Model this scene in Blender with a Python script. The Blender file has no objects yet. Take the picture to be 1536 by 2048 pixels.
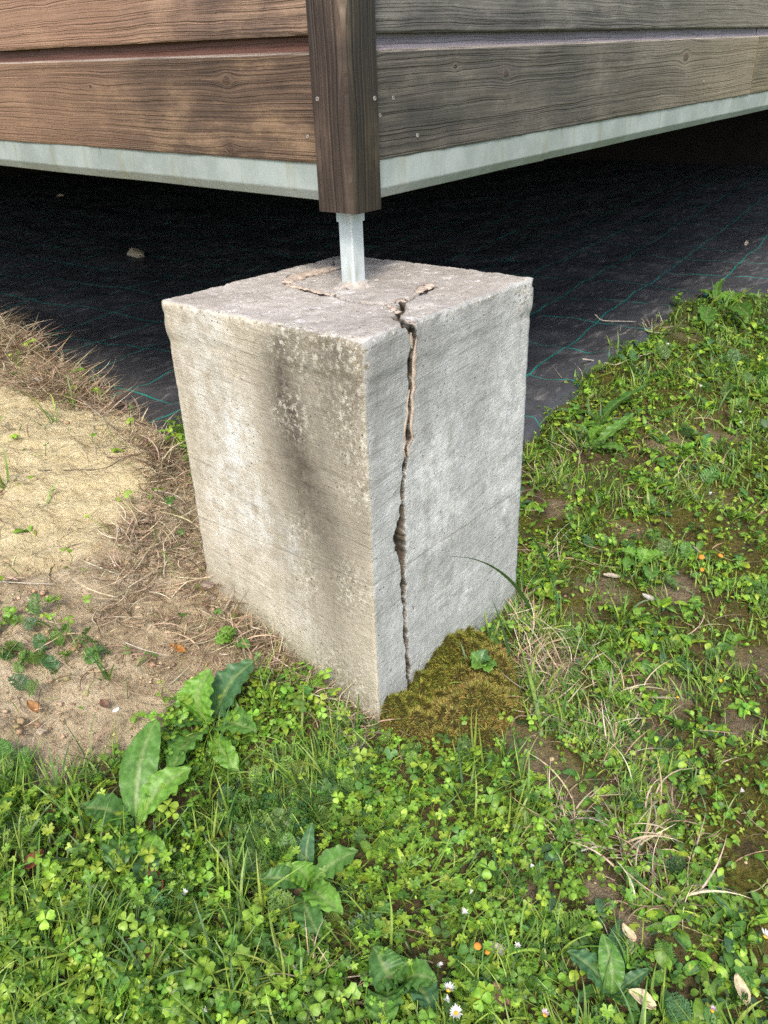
import bpy, math, random
import numpy as np
from mathutils import Matrix, Vector

random.seed(7); RNG = np.random.default_rng(11)
sc = bpy.context.scene
COL = sc.collection
R_ = math.radians

# ------------------------------------------------------------------ camera
CAM = np.array([-0.7309, -0.6509, 0.3392 + 0.57])
YAW, PITCH, ROLL, FPX = 0.7062, 0.4925, -0.0376, 1610.46
_fw = np.array([math.cos(PITCH)*math.cos(YAW), math.cos(PITCH)*math.sin(YAW), -math.sin(PITCH)])
_rt = np.array([math.sin(YAW), -math.cos(YAW), 0.0]); _up = np.cross(_rt, _fw)
CR = math.cos(ROLL)*_rt + math.sin(ROLL)*_up
CU = -math.sin(ROLL)*_rt + math.cos(ROLL)*_up
cam = bpy.data.cameras.new('camera'); camo = bpy.data.objects.new('camera', cam); COL.objects.link(camo)
cam.sensor_fit = 'HORIZONTAL'; cam.sensor_width = 36.0; cam.lens = 36.0*FPX/1536.0
cam.clip_start = 0.02; cam.clip_end = 1000.0
camo.matrix_world = Matrix(((CR[0], CU[0], -_fw[0], CAM[0]), (CR[1], CU[1], -_fw[1], CAM[1]), (CR[2], CU[2], -_fw[2], CAM[2]), (0, 0, 0, 1)))
sc.camera = camo
sc.cycles.use_denoising = False                        # keep the fine grain of soil and concrete

# ------------------------------------------------------------------ light
SUN_EL, SUN_AZ = R_(46), math.atan2(-0.60, -0.80)      # direction towards the sun: from the left, behind the camera
world = bpy.data.worlds.new('World'); sc.world = world; world.use_nodes = True
wn = world.node_tree; wn.nodes.clear()
wo = wn.nodes.new('ShaderNodeOutputWorld'); wb = wn.nodes.new('ShaderNodeBackground'); ws = wn.nodes.new('ShaderNodeTexSky')
ws.sky_type = 'NISHITA'; ws.sun_disc = False; ws.sun_elevation = SUN_EL; ws.sun_rotation = math.pi/2 - SUN_AZ
ws.air_density = 1.0; ws.dust_density = 3.0; ws.ozone_density = 1.0
wb.inputs[1].default_value = 0.15
wn.links.new(ws.outputs[0], wb.inputs[0]); wn.links.new(wb.outputs[0], wo.inputs[0])
sl = bpy.data.lights.new('sun', 'SUN'); sl.energy = 1.5; sl.angle = R_(12); sl.color = (1.0, 0.94, 0.84)
so = bpy.data.objects.new('sun', sl); COL.objects.link(so)
_sd = Vector((math.cos(SUN_EL)*math.cos(SUN_AZ), math.cos(SUN_EL)*math.sin(SUN_AZ), math.sin(SUN_EL)))
so.rotation_euler = _sd.to_track_quat('Z', 'Y').to_euler(); so.location = (-3, -3, 5)
sc.view_settings.view_transform = 'Standard'; sc.view_settings.look = 'None'
sc.view_settings.exposure = 1.0; sc.view_settings.gamma = 1.0; sc.view_settings.use_curve_mapping = False

# ------------------------------------------------------------------ helpers: points
def ray(u, v):
    return CR*((u-768)/FPX) + CU*(-(v-1024)/FPX) + _fw
def at_z(u, v, z):
    d = ray(u, v); return CAM + d*((z-CAM[2])/d[2])
def at_x(u, v, x):
    d = ray(u, v); return CAM + d*((x-CAM[0])/d[0])
def at_y(u, v, y):
    d = ray(u, v); return CAM + d*((y-CAM[1])/d[1])
def to_px(P):
    c = np.asarray(P, float) - CAM
    zc = c@_fw; zc = np.where(np.abs(zc) < 1e-6, 1e-6, zc)
    return 768 + FPX*(c@CR)/zc, 1024 - FPX*(c@CU)/zc, zc

def _h(ix, iy, iz, s):
    h = (ix*374761393 + iy*668265263 + iz*2147483647 + s*974634721) & 0xffffffff
    h = ((h ^ (h >> 13))*1274126177) & 0xffffffff
    h = ((h ^ (h >> 15))*2246822519) & 0xffffffff
    return ((h ^ (h >> 16)) & 0xffffff)/float(0xffffff)
def vnoise(x, y, z=0.0, seed=0):
    if np.ndim(z) == 0:                                     # flat case: z only picks the pattern
        x, y = np.broadcast_arrays(np.asarray(x, float), np.asarray(y, float)); s = seed + int(round(float(z)*10))*131
        ix, iy = np.floor(x).astype(np.int64), np.floor(y).astype(np.int64); fx, fy = x-ix, y-iy
        fx, fy = fx*fx*fx*(fx*(fx*6-15)+10), fy*fy*fy*(fy*(fy*6-15)+10)
        a, c = _h(ix, iy, 0, s), _h(ix, iy+1, 0, s)
        a = a + fx*(_h(ix+1, iy, 0, s)-a); c = c + fx*(_h(ix+1, iy+1, 0, s)-c)
        return (a + fy*(c-a))*2-1
    x, y, z = np.broadcast_arrays(np.asarray(x, float), np.asarray(y, float), np.asarray(z, float))
    ix, iy, iz = np.floor(x).astype(np.int64), np.floor(y).astype(np.int64), np.floor(z).astype(np.int64)
    fx, fy, fz = x-ix, y-iy, z-iz
    fx, fy, fz = [t*t*t*(t*(t*6-15)+10) for t in (fx, fy, fz)]
    r = 0
    for a in (0, 1):
        for b in (0, 1):
            for c in (0, 1):
                r = r + (fx if a else 1-fx)*(fy if b else 1-fy)*(fz if c else 1-fz)*_h(ix+a, iy+b, iz+c, seed)
    return r*2-1
def fbm(x, y, z=0.0, octv=4, seed=0, gain=0.5):
    r, a, f, s = 0, 1.0, 1.0, 0
    for k in range(octv):
        r = r + a*vnoise(np.asarray(x)*f+k*17.3, np.asarray(y)*f-k*9.1, z*f+k*3.7, seed+k); s += a; a *= gain; f *= 2.03
    return r/s
def sst(a, b, x):
    t = np.clip((np.asarray(x, float)-a)/(b-a), 0, 1); return t*t*(3-2*t)
def seg_dist(px, py, path):
    """distance of points to a polyline, with the interpolated third value of the nearest place"""
    best = np.full(np.shape(px), 1e9); val = np.zeros(np.shape(px))
    for (ax, ay, aw), (bx, by, bw) in zip(path[:-1], path[1:]):
        dx, dy = bx-ax, by-ay; L = dx*dx+dy*dy+1e-12
        t = np.clip(((px-ax)*dx+(py-ay)*dy)/L, 0, 1)
        d = np.hypot(px-ax-t*dx, py-ay-t*dy); m = d < best
        best = np.where(m, d, best); val = np.where(m, aw+(bw-aw)*t, val)
    return best, val
def in_poly(x, y, poly):
    r = np.zeros(np.shape(x), bool); n = len(poly)
    for i in range(n):
        x0, y0 = poly[i]; x1, y1 = poly[(i+1) % n]
        c = ((y0 > y) != (y1 > y)) & (x < (x1-x0)*(y-y0)/(y1-y0+1e-12)+x0)
        r ^= c
    return r

# ------------------------------------------------------------------ helpers: objects
def mesh(name, V, F, col=None, smooth=True, attrs=None):
    """V: n x 3, F: array m x k (k = 3 or 4) or list of polygons; ONE mesh"""
    me = bpy.data.meshes.new(name); V = np.asarray(V, np.float32)
    if isinstance(F, np.ndarray):
        m, k = F.shape
        me.vertices.add(len(V)); me.vertices.foreach_set('co', V.ravel())
        me.loops.add(m*k); me.loops.foreach_set('vertex_index', F.astype(np.int32).ravel())
        me.polygons.add(m); me.polygons.foreach_set('loop_start', np.arange(0, m*k, k, dtype=np.int32))
        me.update(calc_edges=True)
    else:
        me.from_pydata([tuple(map(float, v)) for v in V], [], [tuple(map(int, f)) for f in F]); me.update()
    if smooth:
        me.polygons.foreach_set('use_smooth', np.ones(len(me.polygons), bool))
    if col is not None:
        a = me.color_attributes.new('Col', 'FLOAT_COLOR', 'POINT')
        c = np.ones((len(V), 4), np.float32); c[:, :3] = col; a.data.foreach_set('color', c.ravel())
    for k_, v_ in (attrs or {}).items():
        a = me.attributes.new(k_, 'FLOAT', 'POINT'); a.data.foreach_set('value', np.asarray(v_, np.float32))
    me.validate()
    return me
def obj(name, me, mat=None, parent=None, loc=None, rot=None):
    o = bpy.data.objects.new(name, me); COL.objects.link(o)
    if mat is not None and me is not None and not me.materials: me.materials.append(mat)
    if parent: o.parent = parent
    if loc is not None: o.location = loc
    if rot is not None: o.rotation_euler = rot
    return o
def tag(o, label=None, cat=None, group=None, kind=None):
    for k, v in (('label', label), ('category', cat), ('group', group), ('kind', kind)):
        if v: o[k] = v
    return o
def empty(name, loc, label=None, cat=None, group=None):
    o = bpy.data.objects.new(name, None); COL.objects.link(o); o.location = loc; o.empty_display_size = 0.02
    return tag(o, label, cat, group)
def merge(parts):
    Vs, Fs, n = [], [], 0
    for V, F in parts:
        Vs.append(V); Fs.append(np.asarray(F)+n); n += len(V)
    return np.concatenate(Vs), np.concatenate(Fs)
def tube(pts, rad, k=6):
    """round bar along points; rad a number or a list. tris"""
    P = np.asarray(pts, float); n = len(P); r = np.broadcast_to(np.asarray(rad, float), (n,))
    T = np.gradient(P, axis=0); T /= np.linalg.norm(T, axis=1)[:, None]+1e-9
    up = np.array([0.31, 0.17, 0.93]); A = np.cross(T, up); A /= np.linalg.norm(A, axis=1)[:, None]+1e-9
    B = np.cross(T, A); an = np.arange(k)*2*math.pi/k
    V = (P[:, None] + r[:, None, None]*(np.cos(an)[None, :, None]*A[:, None]+np.sin(an)[None, :, None]*B[:, None])).reshape(-1, 3)
    F = []
    for i in range(n-1):
        for j in range(k):
            a, b = i*k+j, i*k+(j+1) % k
            F += [(a, b, a+k), (b, b+k, a+k)]
    V = np.concatenate([V, P[:1], P[-1:]])
    for j in range(k):
        F += [(n*k, (j+1) % k, j), (n*k+1, (n-1)*k+j, (n-1)*k+(j+1) % k)]
    return V, np.array(F)
def smooth_path(pts, n=24):
    P = np.asarray(pts, float); t = np.linspace(0, 1, len(P)); tt = np.linspace(0, 1, n)
    if len(P) == 2: return np.stack([np.interp(tt, t, P[:, i]) for i in range(3)], 1)
    Q = []
    Pe = np.concatenate([[2*P[0]-P[1]], P, [2*P[-1]-P[-2]]])
    for s in tt*(len(P)-1):
        i = min(int(s), len(P)-2); f = s-i; a, b, c, d = Pe[i:i+4]
        Q.append(0.5*((2*b)+(c-a)*f+(2*a-5*b+4*c-d)*f*f+(-a+3*b-3*c+d)*f**3))
    return np.array(Q)

# ------------------------------------------------------------------ helpers: node materials
BG = .1405                                              # height of a board's flat face
nt = None
class S:
    def __init__(s, k): s.k = k
    def __add__(s, o): return mth('ADD', s, o)
    __radd__ = __add__
    def __mul__(s, o): return mth('MULTIPLY', s, o)
    __rmul__ = __mul__
    def __sub__(s, o): return mth('SUBTRACT', s, o)
    def __rsub__(s, o): return mth('SUBTRACT', o, s)
    def __truediv__(s, o): return mth('DIVIDE', s, o)
    def __rtruediv__(s, o): return mth('DIVIDE', o, s)
    def __pow__(s, o): return mth('POWER', s, o)
def put(sock, v):
    if isinstance(v, S): nt.links.new(v.k, sock)
    elif isinstance(v, (tuple, list)) and sock.type == 'RGBA' and len(v) == 3: sock.default_value = (*v, 1)
    else: sock.default_value = v
def nd(t, **kw):
    n = nt.nodes.new(t)
    for k, v in kw.items(): setattr(n, k, v)
    return n
def mth(op, a, b=0.0, c=0.0, clamp=False):
    n = nd('ShaderNodeMath', operation=op, use_clamp=clamp); put(n.inputs[0], a); put(n.inputs[1], b); put(n.inputs[2], c); return S(n.outputs[0])
def mapr(x, a, b, c=0.0, d=1.0, smooth=True):
    n = nd('ShaderNodeMapRange', interpolation_type='SMOOTHSTEP' if smooth else 'LINEAR'); n.clamp = True
    for i, v in enumerate((x, a, b, c, d)): put(n.inputs[i], v)
    return S(n.outputs[0])
def objc(): return S(nd('ShaderNodeTexCoord').outputs['Object'])
def sep(v):
    n = nd('ShaderNodeSeparateXYZ'); put(n.inputs[0], v); return S(n.outputs[0]), S(n.outputs[1]), S(n.outputs[2])
def comb(x=0.0, y=0.0, z=0.0):
    n = nd('ShaderNodeCombineXYZ'); put(n.inputs[0], x); put(n.inputs[1], y); put(n.inputs[2], z); return S(n.outputs[0])
def mapping(v, scale=(1, 1, 1), loc=(0, 0, 0), rot=(0, 0, 0)):
    n = nd('ShaderNodeMapping'); put(n.inputs[0], v); n.inputs[1].default_value = loc; n.inputs[2].default_value = rot; n.inputs[3].default_value = scale; return S(n.outputs[0])
def noise(v, scale=5.0, detail=4.0, rough=0.55, dist=0.0):
    n = nd('ShaderNodeTexNoise'); put(n.inputs['Vector'], v); put(n.inputs['Scale'], scale); put(n.inputs['Detail'], detail); put(n.inputs['Roughness'], rough); put(n.inputs['Distortion'], dist); return S(n.outputs['Fac'])
def voro(v, scale=5.0, feature='F1', out='Distance', rnd=1.0):
    n = nd('ShaderNodeTexVoronoi', feature=feature); put(n.inputs['Vector'], v); put(n.inputs['Scale'], scale); put(n.inputs['Randomness'], rnd); return S(n.outputs[out])
def mix(f, a, b, mode='MIX'):
    n = nd('ShaderNodeMix', data_type='RGBA', blend_type=mode); n.clamp_factor = True; put(n.inputs[0], f); put(n.inputs[6], a); put(n.inputs[7], b); return S(n.outputs[2])
def ramp(f, stops):
    n = nd('ShaderNodeValToRGB'); put(n.inputs[0], f); el = n.color_ramp.elements
    while len(el) < len(stops): el.new(0.5)
    for e, (p, c) in zip(el, stops): e.position = p; e.color = (*c, 1)
    return S(n.outputs[0])
def attr(name, out='Fac'):
    n = nd('ShaderNodeAttribute', attribute_name=name); return S(n.outputs[out])
def geo(out): return S(nd('ShaderNodeNewGeometry').outputs[out])
def bump(h, strength=0.5, dist=0.002, normal=None):
    n = nd('ShaderNodeBump'); put(n.inputs['Height'], h); put(n.inputs['Strength'], strength); put(n.inputs['Distance'], dist)
    if normal: put(n.inputs['Normal'], normal)
    return S(n.outputs[0])
def mat(name):
    global nt
    m = bpy.data.materials.new(name); m.use_nodes = True; nt = m.node_tree; nt.nodes.clear(); return m
def out(col, rough=0.8, normal=None, metal=0.0, spec=0.5, trans=0.0, tcol=None):
    o = nd('ShaderNodeOutputMaterial'); p = nd('ShaderNodeBsdfPrincipled')
    put(p.inputs['Base Color'], col); put(p.inputs['Roughness'], rough); put(p.inputs['Metallic'], metal); put(p.inputs['Specular IOR Level'], spec)
    if normal: put(p.inputs['Normal'], normal)
    if trans:
        t = nd('ShaderNodeBsdfTranslucent'); put(t.inputs[0], tcol if tcol is not None else col)
        if normal: put(t.inputs['Normal'], normal)
        m = nd('ShaderNodeMixShader'); m.inputs[0].default_value = trans
        nt.links.new(p.outputs[0], m.inputs[1]); nt.links.new(t.outputs[0], m.inputs[2]); nt.links.new(m.outputs[0], o.inputs[0])
    else:
        nt.links.new(p.outputs[0], o.inputs[0])

# ================================================================== MATERIALS
def leaf_mat(name, rough=0.42, trans=0.36, spec=0.5):
    m = mat(name); c = attr('Col', 'Color'); p = geo('Position')
    n1 = noise(p, 160, 3); n2 = noise(p, 900, 2)
    cc = mix(mapr(n1, .3, .7), mix(1.0, c, (.70, .74, .66), 'MULTIPLY'), mix(1.0, c, (1.2, 1.15, 1.15), 'MULTIPLY'))
    out(cc, rough, bump(n2, .35, .0006), spec=spec, trans=trans, tcol=mix(1.0, cc, (1.25, 1.2, .45), 'MULTIPLY'))
    return m
M_LEAF = leaf_mat('leaf_green')
M_DRY = leaf_mat('dry_plant', .8, .12, .2)
M_MOSS = leaf_mat('moss_fibre', .75, .2, .2)

def make_soil():
    m = mat('soil'); p = objc()
    n1 = noise(p, 3.0, 5, .6); n2 = noise(p, 22, 6, .65); n3 = noise(p, 140, 5, .7); n4 = noise(p, 520, 3, .6)
    dirt = attr('dirt'); mossy = attr('mossy'); sand = attr('sand')
    pale = ramp(n2, [(.25, (.29, .22, .135)), (.5, (.54, .435, .285)), (.75, (.70, .60, .42))])
    pale = mix(sand, pale, ramp(n2, [(.3, (.58, .475, .26)), (.7, (.78, .67, .42))]))
    dark = ramp(n2, [(.3, (.055, .040, .024)), (.55, (.135, .095, .055)), (.8, (.25, .185, .115))])
    c = mix(mth('ADD', dirt, (n3-.5)*.5, clamp=True), dark, pale)
    c = mix(mapr(n3, .55, .8, 0, .55), c, mix(1.0, c, (1.45, 1.4, 1.3), 'MULTIPLY'))
    c = mix(mapr(n3, .45, .22, 0, .75), c, mix(1.0, c, (.45, .40, .36), 'MULTIPLY'))
    ms = ramp(n3, [(.3, (.040, .036, .008)), (.5, (.115, .105, .020)), (.75, (.22, .19, .045))])
    c = mix(mth('MULTIPLY', mossy, mapr(n2, .3, .55)), c, ms)
    c = mix(attr('turf')*mapr(n2, .25, .5), c, ramp(n3, [(.3, (.035, .050, .012)), (.6, (.085, .130, .028)), (.8, (.15, .20, .05))]))
    h = n3*.9 + n4*.4 + voro(p, 85)*.5 + n2*.6
    out(c, .95, bump(h, 1.0, .011), spec=.15)
    return m
M_SOIL = make_soil()

def make_fabric():
    m = mat('woven_ground_fabric'); p = objc(); x, y, z = sep(p)
    wob = (noise(p, 2.2, 2)-.5)*.035
    u = x + y*.14 + wob; v = y - x*.14 + wob*.8
    def line(t, per, ph, w):
        f = mth('FRACT', (t-ph)/per); d = mth('ABSOLUTE', f-.5)*per     # distance from the line, in metres
        return mapr(d, w*.5, w, 1, 0)
    lu = line(u, .34, 1.87+.17, .0042); lv = line(v, .275, .38+.1375, .0042)
    li = mth('MAXIMUM', lu, lv)
    wear = mapr(noise(p, 9, 3), .22, .48, .35, 1)
    weave = (mth('SINE', u*2400.0)*mth('SINE', v*2400.0))*.5+.5
    dust = noise(p, 5, 5, .62); d2 = noise(mapping(p, (1, 3, 1), rot=(0, 0, .6)), 12, 4, .6)
    c = mix(mapr(dust, .5, .8, 0, .5), (.050, .052, .057), (.14, .136, .134))
    c = mix(mapr(d2, .5, .75, 0, .6), c, (.22, .21, .20))
    c = mix(weave*.35, c, mix(1.0, c, (1.9, 1.9, 2.0), 'MULTIPLY'))
    c = mix(li*wear*.85, c, (.012, .30, .245))
    out(c, mapr(dust, .3, .7, .42, .7), bump(weave+dust*.8, .35, .0012), spec=.35)
    return m
M_FABRIC = make_fabric()

def make_concrete():
    m = mat('concrete'); p = objc(); x, y, z = sep(p)
    fl, ft, pale = attr('face_left'), attr('face_top'), attr('pale')
    stain, crack, liche_rim, damp = attr('stain'), attr('crack'), attr('lichen_and_rim'), attr('damp')
    h_ = x + y                                              # runs along both faces
    tilt = z - h_*.10
    big = noise(p, 7, 5, .6); mid = noise(p, 34, 7, .72); grit = noise(p, 120, 6, .75); fine = noise(p, 300, 4, .7)
    brush = noise(comb(h_*7.0, tilt*150.0, 3.1), 1.0, 5, .72, .7)
    brush2 = noise(comb(h_*14.0, tilt*420.0, 7.7), 1.0, 4, .7, .5)
    vert = noise(comb(h_*26.0, z*2.2, 1.3), 1.0, 5, .65)      # run-off streaks down the faces
    f_ = mid*.6+big*.4
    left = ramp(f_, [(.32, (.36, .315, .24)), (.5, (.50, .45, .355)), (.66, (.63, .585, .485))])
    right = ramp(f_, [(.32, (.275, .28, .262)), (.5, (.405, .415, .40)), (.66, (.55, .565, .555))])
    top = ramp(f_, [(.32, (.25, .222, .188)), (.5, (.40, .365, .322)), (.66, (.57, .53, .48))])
    c = mix(fl, right, left)  # warm sunlight on the left face and cool skylight on the right, painted in
    c = mix(pale*mapr(mid+brush*.3, .48, .8), c, (.70, .71, .69))
    c = mix(mapr(vert, .52, .74, 0, .5), c, mix(1.0, c, (.62, .60, .55), 'MULTIPLY'))
    c = mix(mapr(vert, .48, .28, 0, .4), c, mix(1.0, c, (1.25, 1.26, 1.27), 'MULTIPLY'))
    c = mix(mapr(brush, .53, .66, 0, .62), c, mix(1.0, c, (.58, .57, .54), 'MULTIPLY'))
    c = mix(mapr(brush2, .54, .68, 0, .60), c, mix(1.0, c, (1.35, 1.35, 1.34), 'MULTIPLY'))
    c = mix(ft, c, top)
    c = mix(ft*mapr(noise(p, 40, 7, .78), .54, .64, 0, .8), c, (.68, .65, .62))
    c = mix(ft*mapr(noise(p, 17, 6, .75), .56, .68, 0, .7), c, (.15, .125, .105))
    st = mth('MULTIPLY', stain, mapr(mid+grit*.6, .45, .98, .5, 1.05), clamp=True)
    c = mix(st, c, (.060, .049, .038))
    c = mix(damp*mapr(big, .35, .6), c, mix(1.0, c, (.62, .68, .58), 'MULTIPLY'))
    sp = mapr(noise(p, 105, 7, .80), .50, .575)
    c = mix(liche_rim*sp*.7, c, (.68, .65, .55))
    c = mix(liche_rim*mapr(grit, .47, .38, 0, .8), c, (.19, .155, .085))
    pv = voro(p, 95); pit = mapr(pv, .06, .15, 1, 0)*mapr(noise(p, 14, 2), .48, .58)
    c = mix(pit*.75, c, (.09, .085, .075))
    c = mix(mapr(grit, .54, .68, 0, .55), c, mix(1.0, c, (1.32, 1.31, 1.27), 'MULTIPLY'))
    c = mix(mapr(grit, .46, .30, 0, .65), c, mix(1.0, c, (.55, .54, .51), 'MULTIPLY'))
    c = mix(crack*.95, c, mix(mapr(mid, .4, .6), (.022, .016, .009), (.085, .060, .034)))
    jn = mapr(mth('ABSOLUTE', z-.262+h_*.03+(noise(p, 9, 3)-.5)*.012), .0008, .0034, 1, 0)
    c = mix(jn*(1-ft)*mapr(noise(p, 11, 4), .42, .62, 0, .38), c, (.24, .22, .19))
    h = brush*.40 + brush2*.30 + grit*.8 + fine*.45 + mid*.12 - pit*1.2 - jn*.2
    out(c, .93, bump(h, .95, .0030), spec=.2)
    return m
M_CONCRETE = make_concrete()

def make_mortar():
    m = mat('pink_mortar'); p = objc()
    n = noise(p, 90, 5, .7); f = noise(p, 420, 3)
    c = ramp(n, [(.3, (.30, .235, .185)), (.52, (.45, .37, .30)), (.75, (.58, .51, .44))])
    c = mix(mapr(f, .4, .25, 0, .6), c, (.20, .14, .10))
    out(c, .92, bump(n+f*.6, .8, .002), spec=.2)
    return m
M_MORTAR = make_mortar()

def make_wood(name, c_dark, c_mid, c_light, knots, seed, pitch=.0062, groove=(.12, .05, .03), patchy=(.3, .3, .3), fade_sunlit=None, axis='x', cove=None, lines=.36, arris=None):
    """weathered softwood: growth lines run along local x (z for posts) and flow round the knots"""
    m = mat(name); p = objc(); x, y, z = sep(p)
    if axis == 'z': a, b = z, x + y*1.0
    else: a, b = x, z + y*1.0
    w = (noise(comb(a*1.6, b*5.0, seed), 1.0, 3, .5)-.5)*.028 + (noise(comb(a*7.0, b*14.0, seed+5), 1.0, 3, .55)-.5)*.008
    psi = b + w; kn = None
    for (ka, kb, kr) in knots:
        da, db = (a-ka)*.62, b-kb
        r2 = da*da + db*db
        psi = psi - (kr*kr*db*.95)/(r2 + kr*kr*.35)
        kk = mapr(r2, kr*kr*.16, kr*kr*.60, 1, 0)
        kn = kk if kn is None else mth('MAXIMUM', kn, kk)
        l1 = noise(comb(a*.9, psi/pitch*1.05, seed+7), 1.0, 2, .5); l2 = noise(comb(a*2.0, psi/pitch*2.7, seed+17), 1.0, 2, .5)
    late = mth('MAXIMUM', mapr(l1, .50, .60)*mapr(l1, .74, .62), mapr(l2, .56, .68, 0, .6))
    fibre = noise(comb(a*14.0, psi*900.0, seed+1), 1.0, 4, .65)
    fibre2 = noise(comb(a*5.0, psi*260.0, seed+3), 1.0, 3, .6)
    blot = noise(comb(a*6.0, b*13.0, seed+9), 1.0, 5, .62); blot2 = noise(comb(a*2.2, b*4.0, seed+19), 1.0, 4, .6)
    speck = noise(comb(a*90.0, b*260.0, seed), 1.0, 4, .7)
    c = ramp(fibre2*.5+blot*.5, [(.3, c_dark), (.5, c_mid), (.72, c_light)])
    c = mix(late*lines, c, mix(1.0, c, groove_f(groove), 'MULTIPLY'))
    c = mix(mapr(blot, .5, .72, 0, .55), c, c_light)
    c = mix(mapr(blot2, .52, .30, 0, .75), c, patchy)
    c = mix(mapr(fibre, .52, .78, 0, .4), c, mix(1.0, c, (1.5, 1.45, 1.4), 'MULTIPLY'))
    c = mix(mapr(fibre, .45, .25, 0, .5), c, mix(1.0, c, (.5, .47, .45), 'MULTIPLY'))
    c = mix(mapr(speck, .42, .28, 0, .75), c, mix(1.0, c, (.22, .20, .19), 'MULTIPLY'))
    c = mix(mapr(speck, .58, .72, 0, .45), c, mix(1.0, c, (1.9, 1.8, 1.7), 'MULTIPLY'))
    if fade_sunlit is not None: c = mix(mapr(a, fade_sunlit[0], fade_sunlit[1], 0, fade_sunlit[3]), c, mix(fibre2, fade_sunlit[2], mix(1.0, fade_sunlit[2], (1.35, 1.3, 1.25), 'MULTIPLY')))  # tone change along the board; on the left wall a painted sunlit patch
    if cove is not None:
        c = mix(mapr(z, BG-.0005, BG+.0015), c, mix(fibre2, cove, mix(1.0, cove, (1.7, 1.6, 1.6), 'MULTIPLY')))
        c = mix(mapr(mth('ABSOLUTE', z-(BG-.0008)), .0012, .0024, .55, 0)*mapr(fibre2, .3, .6), c, (.50, .44, .38))  # pale line on the arris: edge highlight painted in as lighter wood
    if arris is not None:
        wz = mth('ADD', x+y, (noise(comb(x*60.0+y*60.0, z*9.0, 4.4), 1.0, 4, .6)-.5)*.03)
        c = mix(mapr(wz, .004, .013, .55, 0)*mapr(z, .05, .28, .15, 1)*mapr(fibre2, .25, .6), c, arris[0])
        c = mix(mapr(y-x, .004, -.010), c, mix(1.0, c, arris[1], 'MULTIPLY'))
    if kn is not None: c = mix(kn*.65, c, mix(fibre2, (.035, .018, .011), (.10, .055, .035)))
    h = late*-.6 + fibre*.35 + fibre2*.3
    if kn is not None: h = h + kn*.6
    out(c, .56, bump(h, .9, .0026), spec=.4)
    return m
def groove_f(g): return g

# ================================================================== GROUND
# edge of the cloth: a line on the left (x grows with y) and one on the right (y over x)
EDGE_R = np.array([(-.5, .25), (.45, .30), (.9, .33), (1.13, .39), (1.45, .46), (1.70, .46), (2.1, .50), (2.52, .50), (2.8, .36), (3.05, .16), (3.6, -.1), (5, -.5), (12, -.8)])
def edge_left(y): return .335 + .235*(y-.94) + .02*np.sin(y*9.0) + .012*np.sin(y*23.+1)
def edge_right(x): return np.interp(x, EDGE_R[:, 0], EDGE_R[:, 1]) + .02*np.sin(x*8.0)+.012*np.sin(x*21)
def cloth_sd(x, y):
    """> 0 where the cloth lies open"""
    return np.minimum(x-edge_left(y), y-edge_right(x))
def ground_h(x, y, detail=True):
    x = np.asarray(x, float); y = np.asarray(y, float)
    hill = .14*sst(-.02, .52, y + .10*sst(.0, -.6, x)*0) * sst(1.3, .45, x)
    hill = hill + .03*sst(.9, 2.5, y)*sst(1.3, .6, x) - .02*sst(0, -.7, x)*sst(.1, .5, y)
    hill = hill + .040*np.exp(-((x-.10)/.26)**2-((y-1.05)/.38)**2)
    right = .035*sst(.3, 1.3, x)*sst(.75, .0, np.abs(y-.35)-.2) + .03*sst(1.2, 2.6, x)
    h = np.maximum(hill, right)
    h = h + .018*fbm(x*2.1, y*2.1, 0, 3, 5) + .010*fbm(x*6.3, y*6.3, 0, 3, 8)
    near_block = np.exp(-((np.maximum(np.maximum(-x, x-.417), 0)**2 + np.maximum(np.maximum(-y, y-.4), 0)**2)/.05**2))
    base = .14*sst(-.02, .52, y)*sst(.75, .25, x) + .015*sst(.1, .417, x)*sst(.3, 0, y) - .004
    h = h*(1-near_block) + base*near_block
    if detail:
        h = h + .006*fbm(x*26, y*26, 0, 4, 21, .6)
    c = cloth_sd(x, y)
    return h*(1-sst(-.005, .05, c)) + (.02)*sst(-.005, .05, c)
def on_ground(u, v):
    z = .05
    for _ in range(14):
        P = at_z(u, v, z); z = .5*z + .5*float(ground_h(P[0], P[1]))
    P = at_z(u, v, z); return np.array([P[0], P[1], float(ground_h(P[0], P[1]))])
def px_poly(pts): return [tuple(on_ground(u, v)[:2]) for u, v in pts]

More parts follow.
